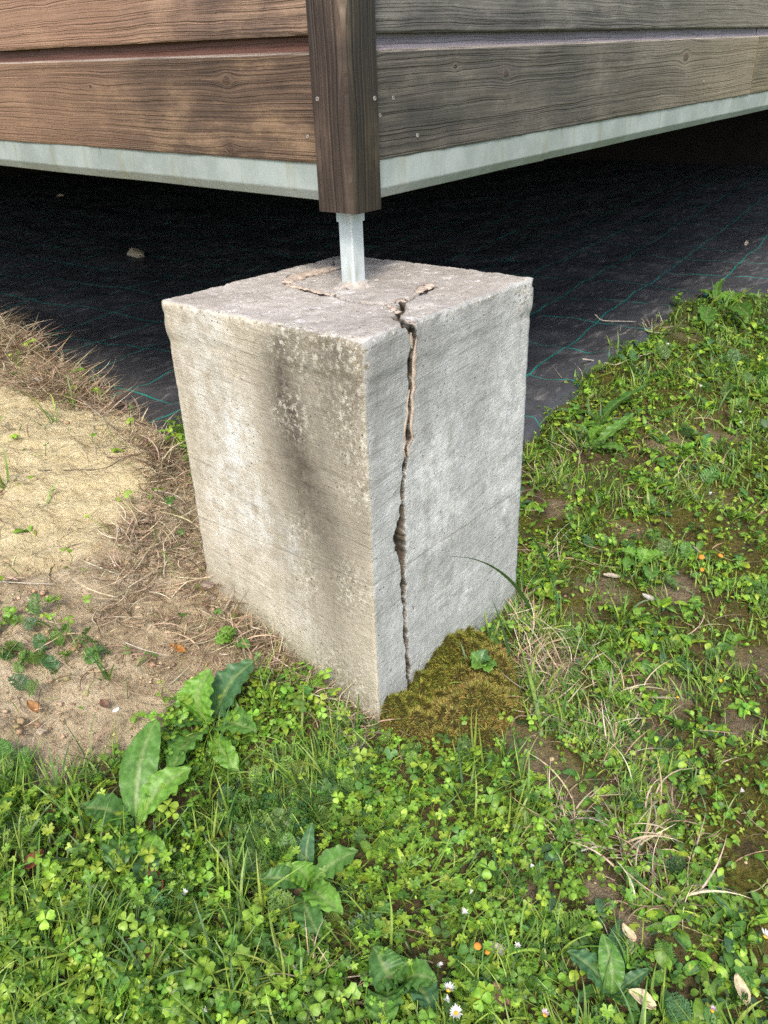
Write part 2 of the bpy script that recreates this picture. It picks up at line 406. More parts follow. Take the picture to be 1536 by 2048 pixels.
DIRT = px_poly([(0, 640), (130, 760), (340, 890), (480, 1130), (640, 1330), (590, 1345), (430, 1360), (350, 1440), (265, 1535), (130, 1585), (0, 1545), (-300, 1500), (-500, 1250), (-500, 760), (-200, 600)])
SAND = px_poly([(-300, 800), (0, 770), (150, 820), (300, 890), (300, 970), (250, 1040), (120, 1130), (-300, 1170)])
STRAW = px_poly([(-100, 600), (70, 700), (330, 880), (440, 1170), (600, 1325), (765, 1450), (745, 1480), (600, 1400), (480, 1330), (330, 1300), (200, 1230), (250, 1080), (300, 930), (180, 830), (-100, 720)])
MOSSC = px_poly([(766, 1452), (830, 1392), (935, 1305), (1000, 1285), (1050, 1330), (1062, 1440), (1010, 1490), (960, 1520), (880, 1530), (790, 1510)])
BARE = [(on_ground(u, v), r) for u, v, r in [(1180, 1165, .05), (1230, 1200, .04), (1330, 1390, .05), (1290, 1500, .05), (1190, 1430, .04), (1200, 890, .06), (1400, 640, .10), (1350, 660, .10), (1480, 710, .06), (1270, 1330, .04), (1130, 1010, .05), (1100, 1540, .05), (1180, 1590, .04), (1510, 1330, .04), (1150, 1240, .05), (1050, 1480, .05), (1090, 1330, .05), (1150, 980, .05), (1440, 1000, .06), (1250, 1060, .05), (1350, 1180, .05), (1200, 1780, .025), (1270, 1850, .03), (1060, 1800, .03), (590, 1760, .03), (480, 1710, .025), (1320, 1570, .035), (1480, 1450, .03), (1340, 890, .06), (1450, 880, .06)]]
def poly_soft(x, y, poly, w=.03, seed=3):
    jx = x + w*fbm(x*14, y*14, 0, 3, seed); jy = y + w*fbm(x*14, y*14, 5, 3, seed+9)
    return in_poly(jx, jy, poly)
def bare_mask(x, y):
    r = np.zeros(np.shape(x))
    for P, rad in BARE:
        d = np.hypot(x-P[0], y-P[1])*(1+.55*fbm(x*24, y*24, 0, 3, 31)); r = np.maximum(r, sst(rad*1.25, rad*.55, d))
    return r
def axis_grid(lo, hi, step, far, grow=1.18):
    a = list(np.arange(lo, hi+1e-6, step)); s = step
    while a[-1] < far: s *= grow; a.append(a[-1]+s)
    s = step
    while a[0] > -far: s *= grow; a.insert(0, a[0]-s)
    return np.array(a)
gx, gy = axis_grid(-.85, 2.6, .008, 300), axis_grid(-.85, 2.9, .008, 300)
GX, GY = np.meshgrid(gx, gy, indexing='ij')
GZ = ground_h(GX, GY)
dirt_a = poly_soft(GX, GY, DIRT, .04).astype(float)
for _ in range(3):
    dirt_a[1:-1, 1:-1] = (dirt_a[1:-1, 1:-1]*2+dirt_a[2:, 1:-1]+dirt_a[:-2, 1:-1]+dirt_a[1:-1, 2:]+dirt_a[1:-1, :-2])/6
sand_a = poly_soft(GX, GY, SAND, .06).astype(float)
for _ in range(8):
    sand_a[1:-1, 1:-1] = (sand_a[1:-1, 1:-1]+sand_a[2:, 1:-1]+sand_a[:-2, 1:-1]+sand_a[1:-1, 2:]+sand_a[1:-1, :-2])/5
bare_a = bare_mask(GX, GY)
clod = np.abs(fbm(GX*34, GY*34, 0, 4, 77, .6)); clod2 = fbm(GX*75, GY*75, 0, 3, 55, .6)
lumps = np.clip(vnoise(GX*42, GY*42, 0, 12), 0, 1)*vnoise(GX*11, GY*11, 0, 4)
GZ = GZ + dirt_a*(.016*fbm(GX*11, GY*11, 0, 4, 301, .6) - .014*np.abs(fbm(GX*21, GY*21, 1, 3, 305, .55)))
GZ = GZ + dirt_a*(1-.55*sand_a)*(.010*lumps - .013*(.4-clod).clip(0) + .005*clod2)
GZ = GZ + .008*sst(.35, .65, sand_a + .35*fbm(GX*22, GY*22, 0, 3, 315))*dirt_a
GZ = GZ - .004*dirt_a*(1-sand_a)*(np.abs(fbm(GX*9, GY*9, 2, 3, 63)) < .03)        # small shrinkage cracks
turf_a = sst(1.2, 2.4, np.hypot(GX-.3, GY-.1))*(1-dirt_a)
mossy_a = np.clip(fbm(GX*5, GY*5, 0, 4, 91)*1.6+.75, 0, 1)*sst(.2, .6, GX-GY*.3+.25)*(1-dirt_a) + .3*(1-dirt_a)
dirt_all = np.clip(dirt_a + .30*bare_a, 0, 1)
nI, nJ = GX.shape
idx = np.arange(nI*nJ).reshape(nI, nJ)
GF = np.stack([idx[:-1, :-1], idx[1:, :-1], idx[1:, 1:], idx[:-1, 1:]], -1).reshape(-1, 4)
ground = obj('ground', mesh('ground', np.stack([GX, GY, GZ], -1).reshape(-1, 3), GF, attrs={'dirt': dirt_all.ravel(), 'mossy': np.clip(mossy_a-.5*bare_a, 0, 1).ravel(), 'sand': sand_a.ravel(), 'turf': turf_a.ravel()}), M_SOIL)
tag(ground, kind='structure')

# cloth under the cabin: edges dive under the soil
def cloth_h(x, y):
    c = cloth_sd(x, y)
    w = .013*fbm(x*3.1, y*3.1, 0, 3, 41) + .006*np.abs(fbm(x*8+y*3, y*5-x*2, 0, 3, 44)) + .0022*fbm(x*30, y*12, 0, 2, 47)
    return .062 + w*1.8 + .018*np.exp(-((c-.05)/.06)**2)*fbm(x*9, y*9, 0, 2, 49) - .07*sst(-.012, -.05, c)
cx_ = np.concatenate([np.arange(.12, 3.4, .02), np.arange(3.4, 8.0, .12)]); cy_ = np.concatenate([np.arange(-.2, 3.2, .02), np.arange(3.2, 9.1, .12)])
CX, CY = np.meshgrid(cx_, cy_, indexing='ij'); CZ = cloth_h(CX, CY); ids = np.arange(CX.size).reshape(CX.shape)
CF = np.stack([ids[:-1, :-1], ids[1:, :-1], ids[1:, 1:], ids[:-1, 1:]], -1).reshape(-1, 4)
keep = (cloth_sd(CX, CY) > -.09)[:-1, :-1].ravel()
cloth = obj('ground_cloth', mesh('ground_cloth', np.stack([CX, CY, CZ], -1).reshape(-1, 3), CF[keep]), M_FABRIC)
tag(cloth, 'black woven ground cloth with thin green grid lines lying under the cabin', 'ground cloth')

# ================================================================== CONCRETE PIER
PW, PD, PTOP, PCAP, PBOT = .4, .417, .625, .57, -.14
crackR = [(816, 650, 4), (822, 662, 4), (827, 675, 4), (824, 695, 4.5), (819, 718, 4), (821, 734, 4), (821, 749, 3.5), (823, 761, 3.5), (823, 777, 4), (820, 796, 3.5), (821, 822, 5), (818, 843, 6), (816, 859, 4.5), (819, 880, 5), (812, 896, 4), (814, 913, 4), (810, 933, 3.6), (807.5, 961, 3.5), (805.5, 985, 3.3), (807.5, 1005, 3.4), (804, 1037, 5), (800, 1056, 8), (800, 1085, 8), (805, 1112, 5), (806.7, 1144, 4), (807.5, 1188, 4), (811, 1229, 3.5), (811.5, 1266, 3.5), (815, 1303, 3.5), (816, 1334, 3.2), (817, 1359, 3), (818, 1380, 3), (820, 1450, 2)]
PXM = .00062
pathR = [(*(at_y(u, v, 0.0)[[0, 2]]), w*PXM*(1.75 if v < 700 else 2.15 if v < 905 else 1.95)) for u, v, w in crackR]
def jitter_path(path, step=.008, amp=.0024, seed=1):
    r = random.Random(seed); o = [path[0]]
    for a, b in zip(path[:-1], path[1:]):
        n = max(1, int(math.hypot(b[0]-a[0], b[1]-a[1])/step))
        for k in range(1, n+1):
            t = k/n; j = amp*(0 if k == n else 1)
            o.append((a[0]+(b[0]-a[0])*t+r.uniform(-j, j), a[1]+(b[1]-a[1])*t+r.uniform(-j, j)*.5, (a[2]+(b[2]-a[2])*t)*r.uniform(.6, 1.25)))
    return o
pathR = jitter_path(pathR)
def top_path(l): return jitter_path([(*(at_z(u, v, PTOP)[:2]), w*.0015) for u, v, w in l], .008, .0025, 5)
pathsT = [top_path([(818, 660, 3), (812, 648, 3), (792, 637, 3), (802, 621, 3.2), (805, 606, 2.6), (810, 597, 3)]),
          top_path([(806, 604, 3), (826, 594, 2.2), (847, 586, 2.5), (864, 574, 3.5)]),
          top_path([(806, 604, 2), (770, 610, 1.4), (732, 608, 1.5), (696, 603, 1.4), (672, 594, 1.6)]),
          top_path([(672, 594, 2.2), (640, 588, 2), (608, 579, 1.8), (571, 568, 3), (590, 558, 1.8), (622, 547, 1.6), (659, 538, 1.4), (668, 528, 1.2), (668, 516, 1.0)])]
pits = [(at_y(u, v, 0)[[0, 2]], r*PXM) for u, v, r in [(828, 1218, 3.2), (936, 1270, 3.6), (947, 1268, 3), (952, 1255, 2.6), (931, 1285, 4.2), (973, 1232, 3), (982, 1247, 2.8), (992, 1246, 4.5), (841, 1325, 3), (839, 1334, 2.6), (833, 1345, 2.6), (838, 1351, 2.2), (827, 1368, 3), (880, 1270, 2), (869, 1342, 2), (995, 1215, 2.4), (1006, 1205, 3), (960, 1290, 2.2), (764, 1416, 2.2), (854, 1235, 1.8), (1010, 1228, 3), (1000, 1190, 2.4), (905, 1300, 1.6)]]
stain_px = [(562, 640), (568, 740), (578, 800), (590, 860), (603, 930), (622, 1000), (640, 1060), (660, 1120), (665, 1210)]
stainW = [.036, .050, .058, .062, .068, .074, .080, .074, .06]; stainA = [.7, .9, .95, .94, .90, .84, .76, .66, .42]
stain_pts = [at_x(u, v, 0.0) for u, v in stain_px]

def crack_xs():
    xs = list(np.arange(0, .055, .003)) + list(np.arange(.055, .135, .0009)) + list(np.arange(.135, PD, .003)); xs[-1] = PD; return np.array(xs)
def build_pier():
    xs = crack_xs(); ys = np.linspace(0, PW, 136); zs = np.concatenate([np.linspace(PBOT, -.02, 8)[:-1], np.linspace(-.02, PTOP, 240)])
    xt = np.linspace(0, PD, 190); yt = np.linspace(0, PW, 190)
    parts = []; n = 0
    def grid(fn, A, B, flip):
        nonlocal n
        a, b = np.meshgrid(A, B, indexing='ij'); V = fn(a, b).reshape(-1, 3); i = np.arange(a.size).reshape(a.shape)
        F = np.stack([i[:-1, :-1], i[1:, :-1], i[1:, 1:], i[:-1, 1:]], -1).reshape(-1, 4)
        if flip: F = F[:, ::-1]
        parts.append((V, F+n)); n += len(V)
    Z, O = np.zeros_like, np.ones_like
    grid(lambda a, b: np.stack([a, Z(a), b], -1), xs, zs, False)             # right-hand face, y = 0
    grid(lambda a, b: np.stack([Z(a), a, b], -1), ys, zs, True)              # left-hand face, x = 0
    grid(lambda a, b: np.stack([a, b, O(a)*PTOP], -1), xs, ys, False)        # top
    zc = zs
    grid(lambda a, b: np.stack([a, O(a)*PW, b], -1), xs, zc, True)           # back
    grid(lambda a, b: np.stack([O(a)*PD, a, b], -1), ys, zc, False)
    V = np.concatenate([p[0] for p in parts]); F = np.concatenate([p[1] for p in parts])
    key = np.round(V/1e-5).astype(np.int64); _, first, inv = np.unique(key, axis=0, return_index=True, return_inverse=True)
    V = V[first]; F = inv.ravel()[F]
    X, Y, Zc = V.T.copy()
    on_r, on_l, on_t = Y < 1e-6, X < 1e-6, Zc > PTOP-1e-6
    # rounded, worn edges: pull back to an inner box, push out by the radius
    corner = np.exp(-(np.sort(np.stack([np.minimum(X, PD-X), np.minimum(Y, PW-Y)], 1), 1)[:, 1]/.05)**2)
    cw = .012; zz = Zc + .006*fbm(X*30, Y*30, Zc*8, 2, 3)
    capm = sst(0, 1, (zz-PCAP+cw*.6)/(cw*1.6))
    r = .0030 + .0022*capm + .0005*np.clip(fbm(X*40, Y*40, Zc*40, 3, 15), -.6, 1)
    r = r + .010*np.exp(-((X**2+Y**2)/.03**2))*sst(.5, .6, Zc)
    lo = np.stack([r, r, np.full_like(r, PBOT-1)], 1); hi = np.stack([PD-r, PW-r, PTOP-r], 1)
    inner = np.clip(V, lo, hi); d = V-inner; ln = np.linalg.norm(d, axis=1)[:, None]
    N = d/np.maximum(ln, 1e-9)
    P = inner + N*r[:, None]
    # the cast cap is a little wider than the shaft
    hn = N.copy(); hn[:, 2] *= .2
    lip = (.0024+.0016*corner)*capm*(1 + .35*fbm(X*18, Y*18, Zc*18, 3, 17))
    rough = .0005*fbm(X*28, Y*28, Zc*28, 4, 23, .6) + .00045*fbm(X*120, Y*120, Zc*120, 3, 29, .65)
    ed = np.sort(np.stack([np.minimum(X, PD-X), np.minimum(Y, PW-Y), PTOP-Zc], 1), 1)[:, 1]; edge = np.exp(-(ed/.009)**2)
    chips = -.0035*edge*(.30+.70*sst(.05, .0, PTOP-Zc))*np.clip(fbm(X*60, Y*60, Zc*60, 3, 39)-.12, 0, 1)*2.2
    topw = on_t*(.0022*fbm(X*12, Y*12, 0, 3, 61) + .0016*fbm(X*55, Y*55, 0, 4, 62, .6))
    P = P + hn*lip[:, None] + N*(rough+chips+topw)[:, None]
    # crack on the right-hand face and on the top
    crack = np.zeros(len(V)); dep = np.zeros(len(V))
    dR, wR = seg_dist(X, Zc, pathR); wR = wR*(1+.35*fbm(X*200, Zc*200, 0, 2, 90))
    cR = np.where(on_r & ~on_t, sst(1.35, .75, dR/wR), 0)
    kdep = .022 - .014*np.exp(-((Zc-np.mean([p[1] for p in pathR if abs(p[2]) > .0042]))/.05)**2)*0
    dep[:] = cR*.022; crack = np.maximum(crack, np.where(on_r & ~on_t, sst(1.50, 1.15, dR/wR), 0))
    P[:, 1] += dep
    for k, pt in enumerate(pathsT):
        dT, wT = seg_dist(X, Y, pt); cT = np.where(on_t, sst(1.5, .6, dT/wT), 0)
        P[:, 2] -= cT*.012; crack = np.maximum(crack, np.where(on_t, sst(1.7, 1.0, dT/wT), 0))
    # corner step: the two sides of the crack no longer line up
    for c, rr in pits:
        q = np.where(on_r, sst(1.3, .5, np.hypot(X-c[0], (Zc-c[1])*.7)/rr), 0); P[:, 1] += q*.005; crack = np.maximum(crack, q*.9)
    sy = np.array([p[1] for p in stain_pts]); sz = np.array([p[2] for p in stain_pts]); o = np.argsort(sz)
    cen = np.interp(Zc, sz[o], sy[o]); wid = np.interp(Zc, sz[o], np.array(stainW)[o]); amp = np.interp(Zc, sz[o], np.array(stainA)[o])
    st = amp*np.exp(-((Y-cen+.012*fbm(Y*10, Zc*6, 0, 3, 101))/wid)**2)*(on_l | (X < .006))
    st = st*sst(PTOP-.004, PTOP-.02, Zc)
    st = np.maximum(st, .55*np.exp(-((Y-.035)/.035)**2)*sst(.28, .5, Zc)*on_l*(.6+.6*fbm(Y*30, Zc*7, 0, 3, 105)))
    st = np.maximum(st, .58*on_l*sst(.27, .12, Y)*sst(.10, .3, Zc)*(.7+fbm(Y*9, Zc*5, 0, 3, 108)))
    st = np.maximum(st, .34*on_r*sst(.12, .05, X)*sst(.42, .56, Zc))
    st = np.maximum(st, .30*on_r*sst(.40, .60, Zc)*np.clip(.6+fbm(X*14, Zc*4, 0, 3, 113), 0, 1))
    lic_rim = np.zeros(len(V))
    for (u, v, rad) in [(720, 720, .05), (690, 700, .05), (650, 700, .035), (590, 690, .03), (560, 680, .03), (700, 1180, .035), (590, 830, .03), (600, 1080, .035), (610, 1150, .03), (690, 830, .04), (710, 900, .04), (715, 980, .035), (560, 1300, .05), (660, 1330, .045), (720, 1400, .05), (560, 820, .02)]:
        c = at_x(u, v, 0.0); q = np.exp(-((Y-c[1])**2+((Zc-c[2])*.7)**2)/rad**2)*(on_l | (X < .01)); lic_rim = np.maximum(lic_rim, q)
    c = at_y(1050, 590, 0.0); lic_rim = np.maximum(lic_rim, .8*np.exp(-((X-c[0])**2+(Zc-c[2])**2)/.05**2)*(Y < .01))
    lic_rim = np.maximum(lic_rim, .75*sst(.014, .002, PTOP-Zc)*(~on_t))  # top rim: whitish worn edge with its highlight painted in
    lic_rim = np.clip(lic_rim*(1+.8*fbm(X*35, Y*35, Zc*35, 3, 120)), 0, 1)
    pale = np.zeros(len(V))
    for (u, v, ry, rz, am) in [(420, 760, .05, .16, .8), (470, 900, .05, .12, .9), (510, 1030, .045, .06, 1.0), (440, 1000, .04, .10, .6), (600, 1220, .03, .06, .6), (575, 1090, .03, .06, .7)]:
        c = at_x(u, v, 0.0); pale = np.maximum(pale, am*np.exp(-((Y-c[1])/ry)**2-((Zc-c[2])/rz)**2)*on_l)
    for (u, v, ry, rz, am) in [(865, 930, .06, .06, .8), (880, 1040, .07, .05, .9), (1010, 760, .05, .10, .6), (1010, 950, .06, .10, .7), (900, 1180, .10, .06, .5), (1040, 700, .02, .2, .6)]:
        c = at_y(u, v, 0.0); pale = np.maximum(pale, am*np.exp(-((X-c[0])/ry)**2-((Zc-c[2])/rz)**2)*on_r)
    pale = np.clip(pale*(1+.9*fbm(X*16, Y*16, Zc*16, 4, 140)), 0, 1)
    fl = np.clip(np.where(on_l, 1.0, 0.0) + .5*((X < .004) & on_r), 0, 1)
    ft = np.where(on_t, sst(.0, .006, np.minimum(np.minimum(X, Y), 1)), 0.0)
    damp = sst(.10, -.01, Zc-.14*sst(0, .52, Y))*.8
    return mesh('pier_shaft', P, F, attrs={'face_left': fl, 'face_top': ft, 'stain': np.clip(st, 0, 1), 'crack': np.clip(crack, 0, 1), 'cap': capm, 'lichen_and_rim': lic_rim, 'damp': damp, 'pale': pale})
pier = empty('concrete_pier', (PD/2, PW/2, 0), 'weathered square concrete pier with a long vertical crack, carrying the cabin corner', 'pier')
def under(o, par, loc):                                    # keep world coordinates below an Empty
    o.parent = par; o.location = (-loc[0], -loc[1], -loc[2]); return o
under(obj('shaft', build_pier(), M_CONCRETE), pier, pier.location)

def strip(side, lo, hi, wpx, face='R', seed=0, proud=.0005):
    """a smear of repair mortar beside the crack, on the right-hand face"""
    pts = [p for p in pathR if lo >= p[1] >= hi]; r = random.Random(seed); V = []; K = 7
    pr = [0, .9, 1.0, 1, 1, .9, .2]
    for i, (x, z, w) in enumerate(pts):
        t = i/max(1, len(pts)-1); e = min(1, t*7, (1-t)*7)**.5
        wd = np.interp(t, np.linspace(0, 1, len(wpx)), wpx)*PXM*1.0*(.45+.95*r.random())*max(.12, e)
        for k in range(K):
            f = k/(K-1)
            xx = x + side*(w*(.95 if side < 0 else 1.0) + wd*(1-f)) + r.uniform(-.0007, .0007)
            lipz = .0032*float(sst(PCAP-.006, PCAP+.006, z))
            yy = -(proud*pr[k]*(.6+.8*r.random())*max(.3, e)) - .0004 - lipz + ((.006 if side < 0 else .0022) if k == K-1 else 0) + (.0016 if k == 0 else 0)
            V.append((xx, yy, z))
    n = len(pts); F = []
    for i in range(n-1):
        for k in range(K-1):
            a = i*K+k; q = (a, a+1, a+K+1, a+K); F.append(q if side < 0 else q[::-1])
    return mesh('mortar_strip', np.array(V), np.array(F), smooth=False)
zv = lambda v: float(at_y(820, v, 0)[2])
for side, a, b, w, s in [(-1, 658, 712, (4, 9, 9, 5), 1), (-1, 764, 912, (3, 8, 9, 7, 5, 8, 4), 2), (1, 664, 915, (6, 11, 13, 9, 7, 8, 6, 5, 6), 3)]:
    under(obj('mortar_strip', strip(side, zv(a), zv(b), w, seed=s), M_MORTAR), pier, pier.location)
def bead(px, rad, seed):
    r = random.Random(seed); P = smooth_path([at_z(u, v, PTOP+.001) for u, v in px], 26)
    for q in P[1:-1]: q[0] += r.uniform(-.0015, .0015); q[1] += r.uniform(-.0015, .0015)
    rr = np.interp(np.linspace(0, 1, 26), np.linspace(0, 1, len(rad)), rad)*np.array([r.uniform(.75, 1.25) for _ in range(26)])
    V, F = tube(P, rr, 10); V[:, :2] += .0025*np.stack([vnoise(V[:, 0]*160, V[:, 1]*160, V[:, 2]*90, 3), vnoise(V[:, 0]*160, V[:, 1]*160, V[:, 2]*90, 8)], 1); V[:, 2] = PTOP + np.maximum((V[:, 2]-PTOP)*.30, -.004) + .0013 + .0012*vnoise(V[:, 0]*220, V[:, 1]*220, 0, 5)
    return mesh('mortar_bead', V, F, smooth=False)
for px, rad, s in [([(571, 567), (592, 556), (625, 547), (659, 539), (682, 535)], (.008, .016, .015, .012, .005), 4), ([(573, 570), (606, 577), (640, 586), (668, 592)], (.006, .005, .005, .004), 5),
                   ([(836, 586), (845, 580), (853, 574), (860, 572)], (.004, .010, .012, .007), 6), ([(793, 604), (800, 601), (808, 605)], (.002, .004, .003), 7), ([(778, 612), (790, 618), (797, 628)], (.003, .005, .003), 8), ([(816, 640), (826, 648), (833, 652)], (.002, .003, .002), 9)]:
    under(obj('mortar_bead', bead(px, rad, s), M_MORTAR), pier, pier.location)

# ================================================================== STEEL LEG
def make_metal(name, rust=.3, tint=(.355, .40, .375)):
    m = mat(name); p = objc(); n = noise(p, 12, 5, .65); f = noise(p, 190, 4, .65); x, y, z = sep(p)
    st = noise(comb((x+y)*34.0, z*5.0, 2.2), 1.0, 4, .6); sp = voro(p, 60, out='Color')
    c = mix(mapr(n, .3, .7), tuple(t*.88 for t in tint), tuple(min(1, t*1.10) for t in tint))
    c = mix(mapr(st, .54, .70, 0, .6), c, (.30, .31, .22))
    c = mix(mapr(noise(comb((x+y)*90.0, z*7.0, 5.2), 1.0, 4, .6), .62, .72, 0, .5), c, (.16, .15, .11))
    c = mix(mapr(f, .62, .72, 0, .3), c, (.72, .74, .70))
    c = mix(mapr(n+f*.3, .78, .95, 0, rust), c, (.22, .15, .08))
    out(c, mapr(n, .3, .7, .42, .68), bump(f*.6+n, .25, .001), metal=.25, spec=.5)
    return m
M_ZINC = make_metal('galvanised_steel', .25)
M_LEG = make_metal('galvanised_leg', .7, (.56, .62, .62))
def prism(poly, z0, z1):
    n = len(poly); V = [(x, y, z0) for x, y in poly] + [(x, y, z1) for x, y in poly]
    return V, [tuple(range(n))[::-1], tuple(range(n, 2*n))] + [(i, (i+1) % n, n+(i+1) % n, n+i) for i in range(n)]
def rrect(hx, hy, r, k=3):
    o = []
    for cx, cy, a0 in ((hx-r, hy-r, 0), (-hx+r, hy-r, 90), (-hx+r, -hy+r, 180), (hx-r, -hy+r, 270)):
        for i in range(k+1):
            a = R_(a0+90*i/k); o.append((cx+r*math.cos(a), cy+r*math.sin(a)))
    return o
LEG = (.2265, .2105)
leg = empty('support_leg', (*LEG, PTOP-.006), 'short square galvanised steel leg between concrete pier and wooden corner post', 'support leg')
V, F = prism(rrect(.0138, .0135, .0025), 0, .125); obj('tube', mesh('tube', V, F, smooth=False), M_LEG, leg)
V, F = prism(rrect(.0172, .0168, .006), .103, .1195); obj('collar', mesh('collar', V, F, smooth=False), M_LEG, leg)
rr = random.Random(4); pm = []
for i in range(5):
    for k in range(20):
        a = k*2*math.pi/20; rad = (.034, .030, .026, .021, .012)[i]*(1+.22*rr.uniform(-1, 1)); pm.append((rad*math.cos(a), rad*math.sin(a), (.0045, .0075, .0095, .013, .015)[i]+rr.uniform(-.0012, .0012)))
pf = [(i*20+k, i*20+(k+1) % 20, (i+1)*20+(k+1) % 20, (i+1)*20+k) for i in range(4) for k in range(20)]
M_GROUT = mat('pale_grout'); _n = noise(objc(), 120, 5, .7); out(ramp(_n, [(.3, (.24, .21, .18)), (.7, (.52, .48, .43))]), .95, bump(_n, .8, .002), spec=.2)
obj('grout_collar', mesh('grout_collar', pm, pf), M_GROUT, leg)

# ================================================================== CABIN
CAB = Vector((.175, .160, .740))
cabin = empty('cabin', CAB, 'timber cabin corner with brown weathered boards above a galvanised steel base beam', 'cabin')
# the cabin rises a touch away from this sagging corner
_xa = Vector((1, 0, .021)).normalized(); _ya = Vector((0, 1, .021)); _za = _xa.cross(_ya).normalized(); _ya = _za.cross(_xa).normalized()
cabin.matrix_world = Matrix(((_xa[0], _ya[0], _za[0], CAB[0]), (_xa[1], _ya[1], _za[1], CAB[1]), (_xa[2], _ya[2], _za[2], CAB[2]), (0, 0, 0, 1)))
BH, BG, OV = .161, .1405, .005             # board pitch, flat face, lap
PROF = [(.022, .0), (.0015, .0), (0, .0025), (0, BG-.0015), (.0012, BG), (.006, BG+.0012), (.0095, BG+.0035), (.011, BG+.007), (.0115, BH+.012), (.024, BH+.012)]
def board_mesh(L, seed, L0=0.0):
    """local x along the wall, y into the wall, z up"""
    n = max(2, int(L/.02)) if L < 4 else int(L/.04); xs = np.linspace(L0, L, n); V = []
    for x in xs:
        for (d, z) in PROF:
            w = .0007*float(vnoise(x*7, z*20, 0, seed)) + (.0006*float(vnoise(x*45, z*60, 0, seed+1)))
            V.append((x, d + (w if d < .02 else 0), z + .6*w))
    K = len(PROF); F = [(i*K+k, (i+1)*K+k, (i+1)*K+(k+1) % K, i*K+(k+1) % K) for i in range(n-1) for k in range(K)]
    F += [tuple(range(K)), tuple(range((n-1)*K, n*K))[::-1]]
    return mesh('siding_board', V, F, smooth=False)
def left_pose(o, z):                                       # runs along +y, faces -x
    o.parent = cabin; o.matrix_local = Matrix(((0, 1, 0, .014), (1, 0, 0, .0), (0, 0, 1, z), (0, 0, 0, 1)))
def right_pose(o, z, x=0.0):
    o.parent = cabin; o.matrix_local = Matrix(((1, 0, 0, x), (0, 1, 0, .014), (0, 0, 1, z), (0, 0, 0, 1)))
zB = .063
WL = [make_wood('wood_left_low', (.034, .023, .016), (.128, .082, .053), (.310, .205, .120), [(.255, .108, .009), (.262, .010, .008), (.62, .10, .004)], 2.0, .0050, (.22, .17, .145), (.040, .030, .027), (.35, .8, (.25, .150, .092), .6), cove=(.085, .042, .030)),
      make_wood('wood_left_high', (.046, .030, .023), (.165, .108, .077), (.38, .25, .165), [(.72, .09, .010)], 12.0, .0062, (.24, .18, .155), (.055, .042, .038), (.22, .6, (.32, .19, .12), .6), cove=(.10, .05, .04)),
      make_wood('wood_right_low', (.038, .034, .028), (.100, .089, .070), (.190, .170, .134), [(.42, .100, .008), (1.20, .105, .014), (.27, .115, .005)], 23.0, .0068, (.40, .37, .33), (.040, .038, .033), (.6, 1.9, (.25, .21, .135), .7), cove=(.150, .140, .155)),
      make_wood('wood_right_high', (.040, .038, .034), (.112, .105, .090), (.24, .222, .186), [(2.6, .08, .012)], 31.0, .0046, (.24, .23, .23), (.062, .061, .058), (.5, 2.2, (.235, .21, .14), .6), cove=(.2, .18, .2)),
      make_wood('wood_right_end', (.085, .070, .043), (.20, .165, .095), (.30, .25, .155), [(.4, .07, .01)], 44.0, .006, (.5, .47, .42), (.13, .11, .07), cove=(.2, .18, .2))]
def flip(me):                                              # the left wall's frame is mirrored
    me.flip_normals(); return me
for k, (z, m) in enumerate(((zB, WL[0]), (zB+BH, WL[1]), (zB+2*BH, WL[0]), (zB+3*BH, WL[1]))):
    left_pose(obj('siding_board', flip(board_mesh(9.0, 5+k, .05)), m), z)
JX = 1.70
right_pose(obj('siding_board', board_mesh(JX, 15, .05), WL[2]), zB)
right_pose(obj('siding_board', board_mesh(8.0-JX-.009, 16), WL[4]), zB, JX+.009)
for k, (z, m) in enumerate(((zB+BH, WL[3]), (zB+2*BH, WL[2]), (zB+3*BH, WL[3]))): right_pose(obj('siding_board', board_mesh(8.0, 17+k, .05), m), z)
# base beam: upright web with the lower edge folded in
BPROF = [(.0, zB+.03), (.0, .026), (.0006, .024), (.0085, .011), (.010, .010), (.05, .0105), (.05, .0125), (.011, .0125), (.004, .024), (.003, .026), (.003, zB+.03)]
def beam_mesh(L, x0=.055):
    xs = np.linspace(x0, L, 30) if L < 3 else np.concatenate([np.linspace(x0, 3, 90), np.linspace(3.1, L, 20)]); K = len(BPROF); V = []
    for x in xs:
        for d, z in BPROF: V.append((x, d+.0006*float(vnoise(x*5, z*9, 0, 4)), z+.0006*float(vnoise(x*6, 1, 0, 6))))
    n = len(xs); F = [(i*K+k, i*K+(k+1) % K, (i+1)*K+(k+1) % K, (i+1)*K+k) for i in range(n-1) for k in range(K)]
    F += [tuple(range(K))[::-1], tuple(range((n-1)*K, n*K))]
    return mesh('base_beam', V, F, smooth=False)
b = obj('base_beam', flip(beam_mesh(9.0)), M_ZINC, cabin); b.matrix_local = Matrix(((0, 1, 0, .0175), (1, 0, 0, 0), (0, 0, 1, 0), (0, 0, 0, 1)))
for me_, d_, z_ in ((beam_mesh(.585), .0165, -.0012), (beam_mesh(8.0, .5865), .0178, .0)):
    b = obj('base_beam', me_, M_ZINC, cabin); b.matrix_local = Matrix(((1, 0, 0, 0), (0, 1, 0, d_), (0, 0, 1, z_), (0, 0, 0, 1)))
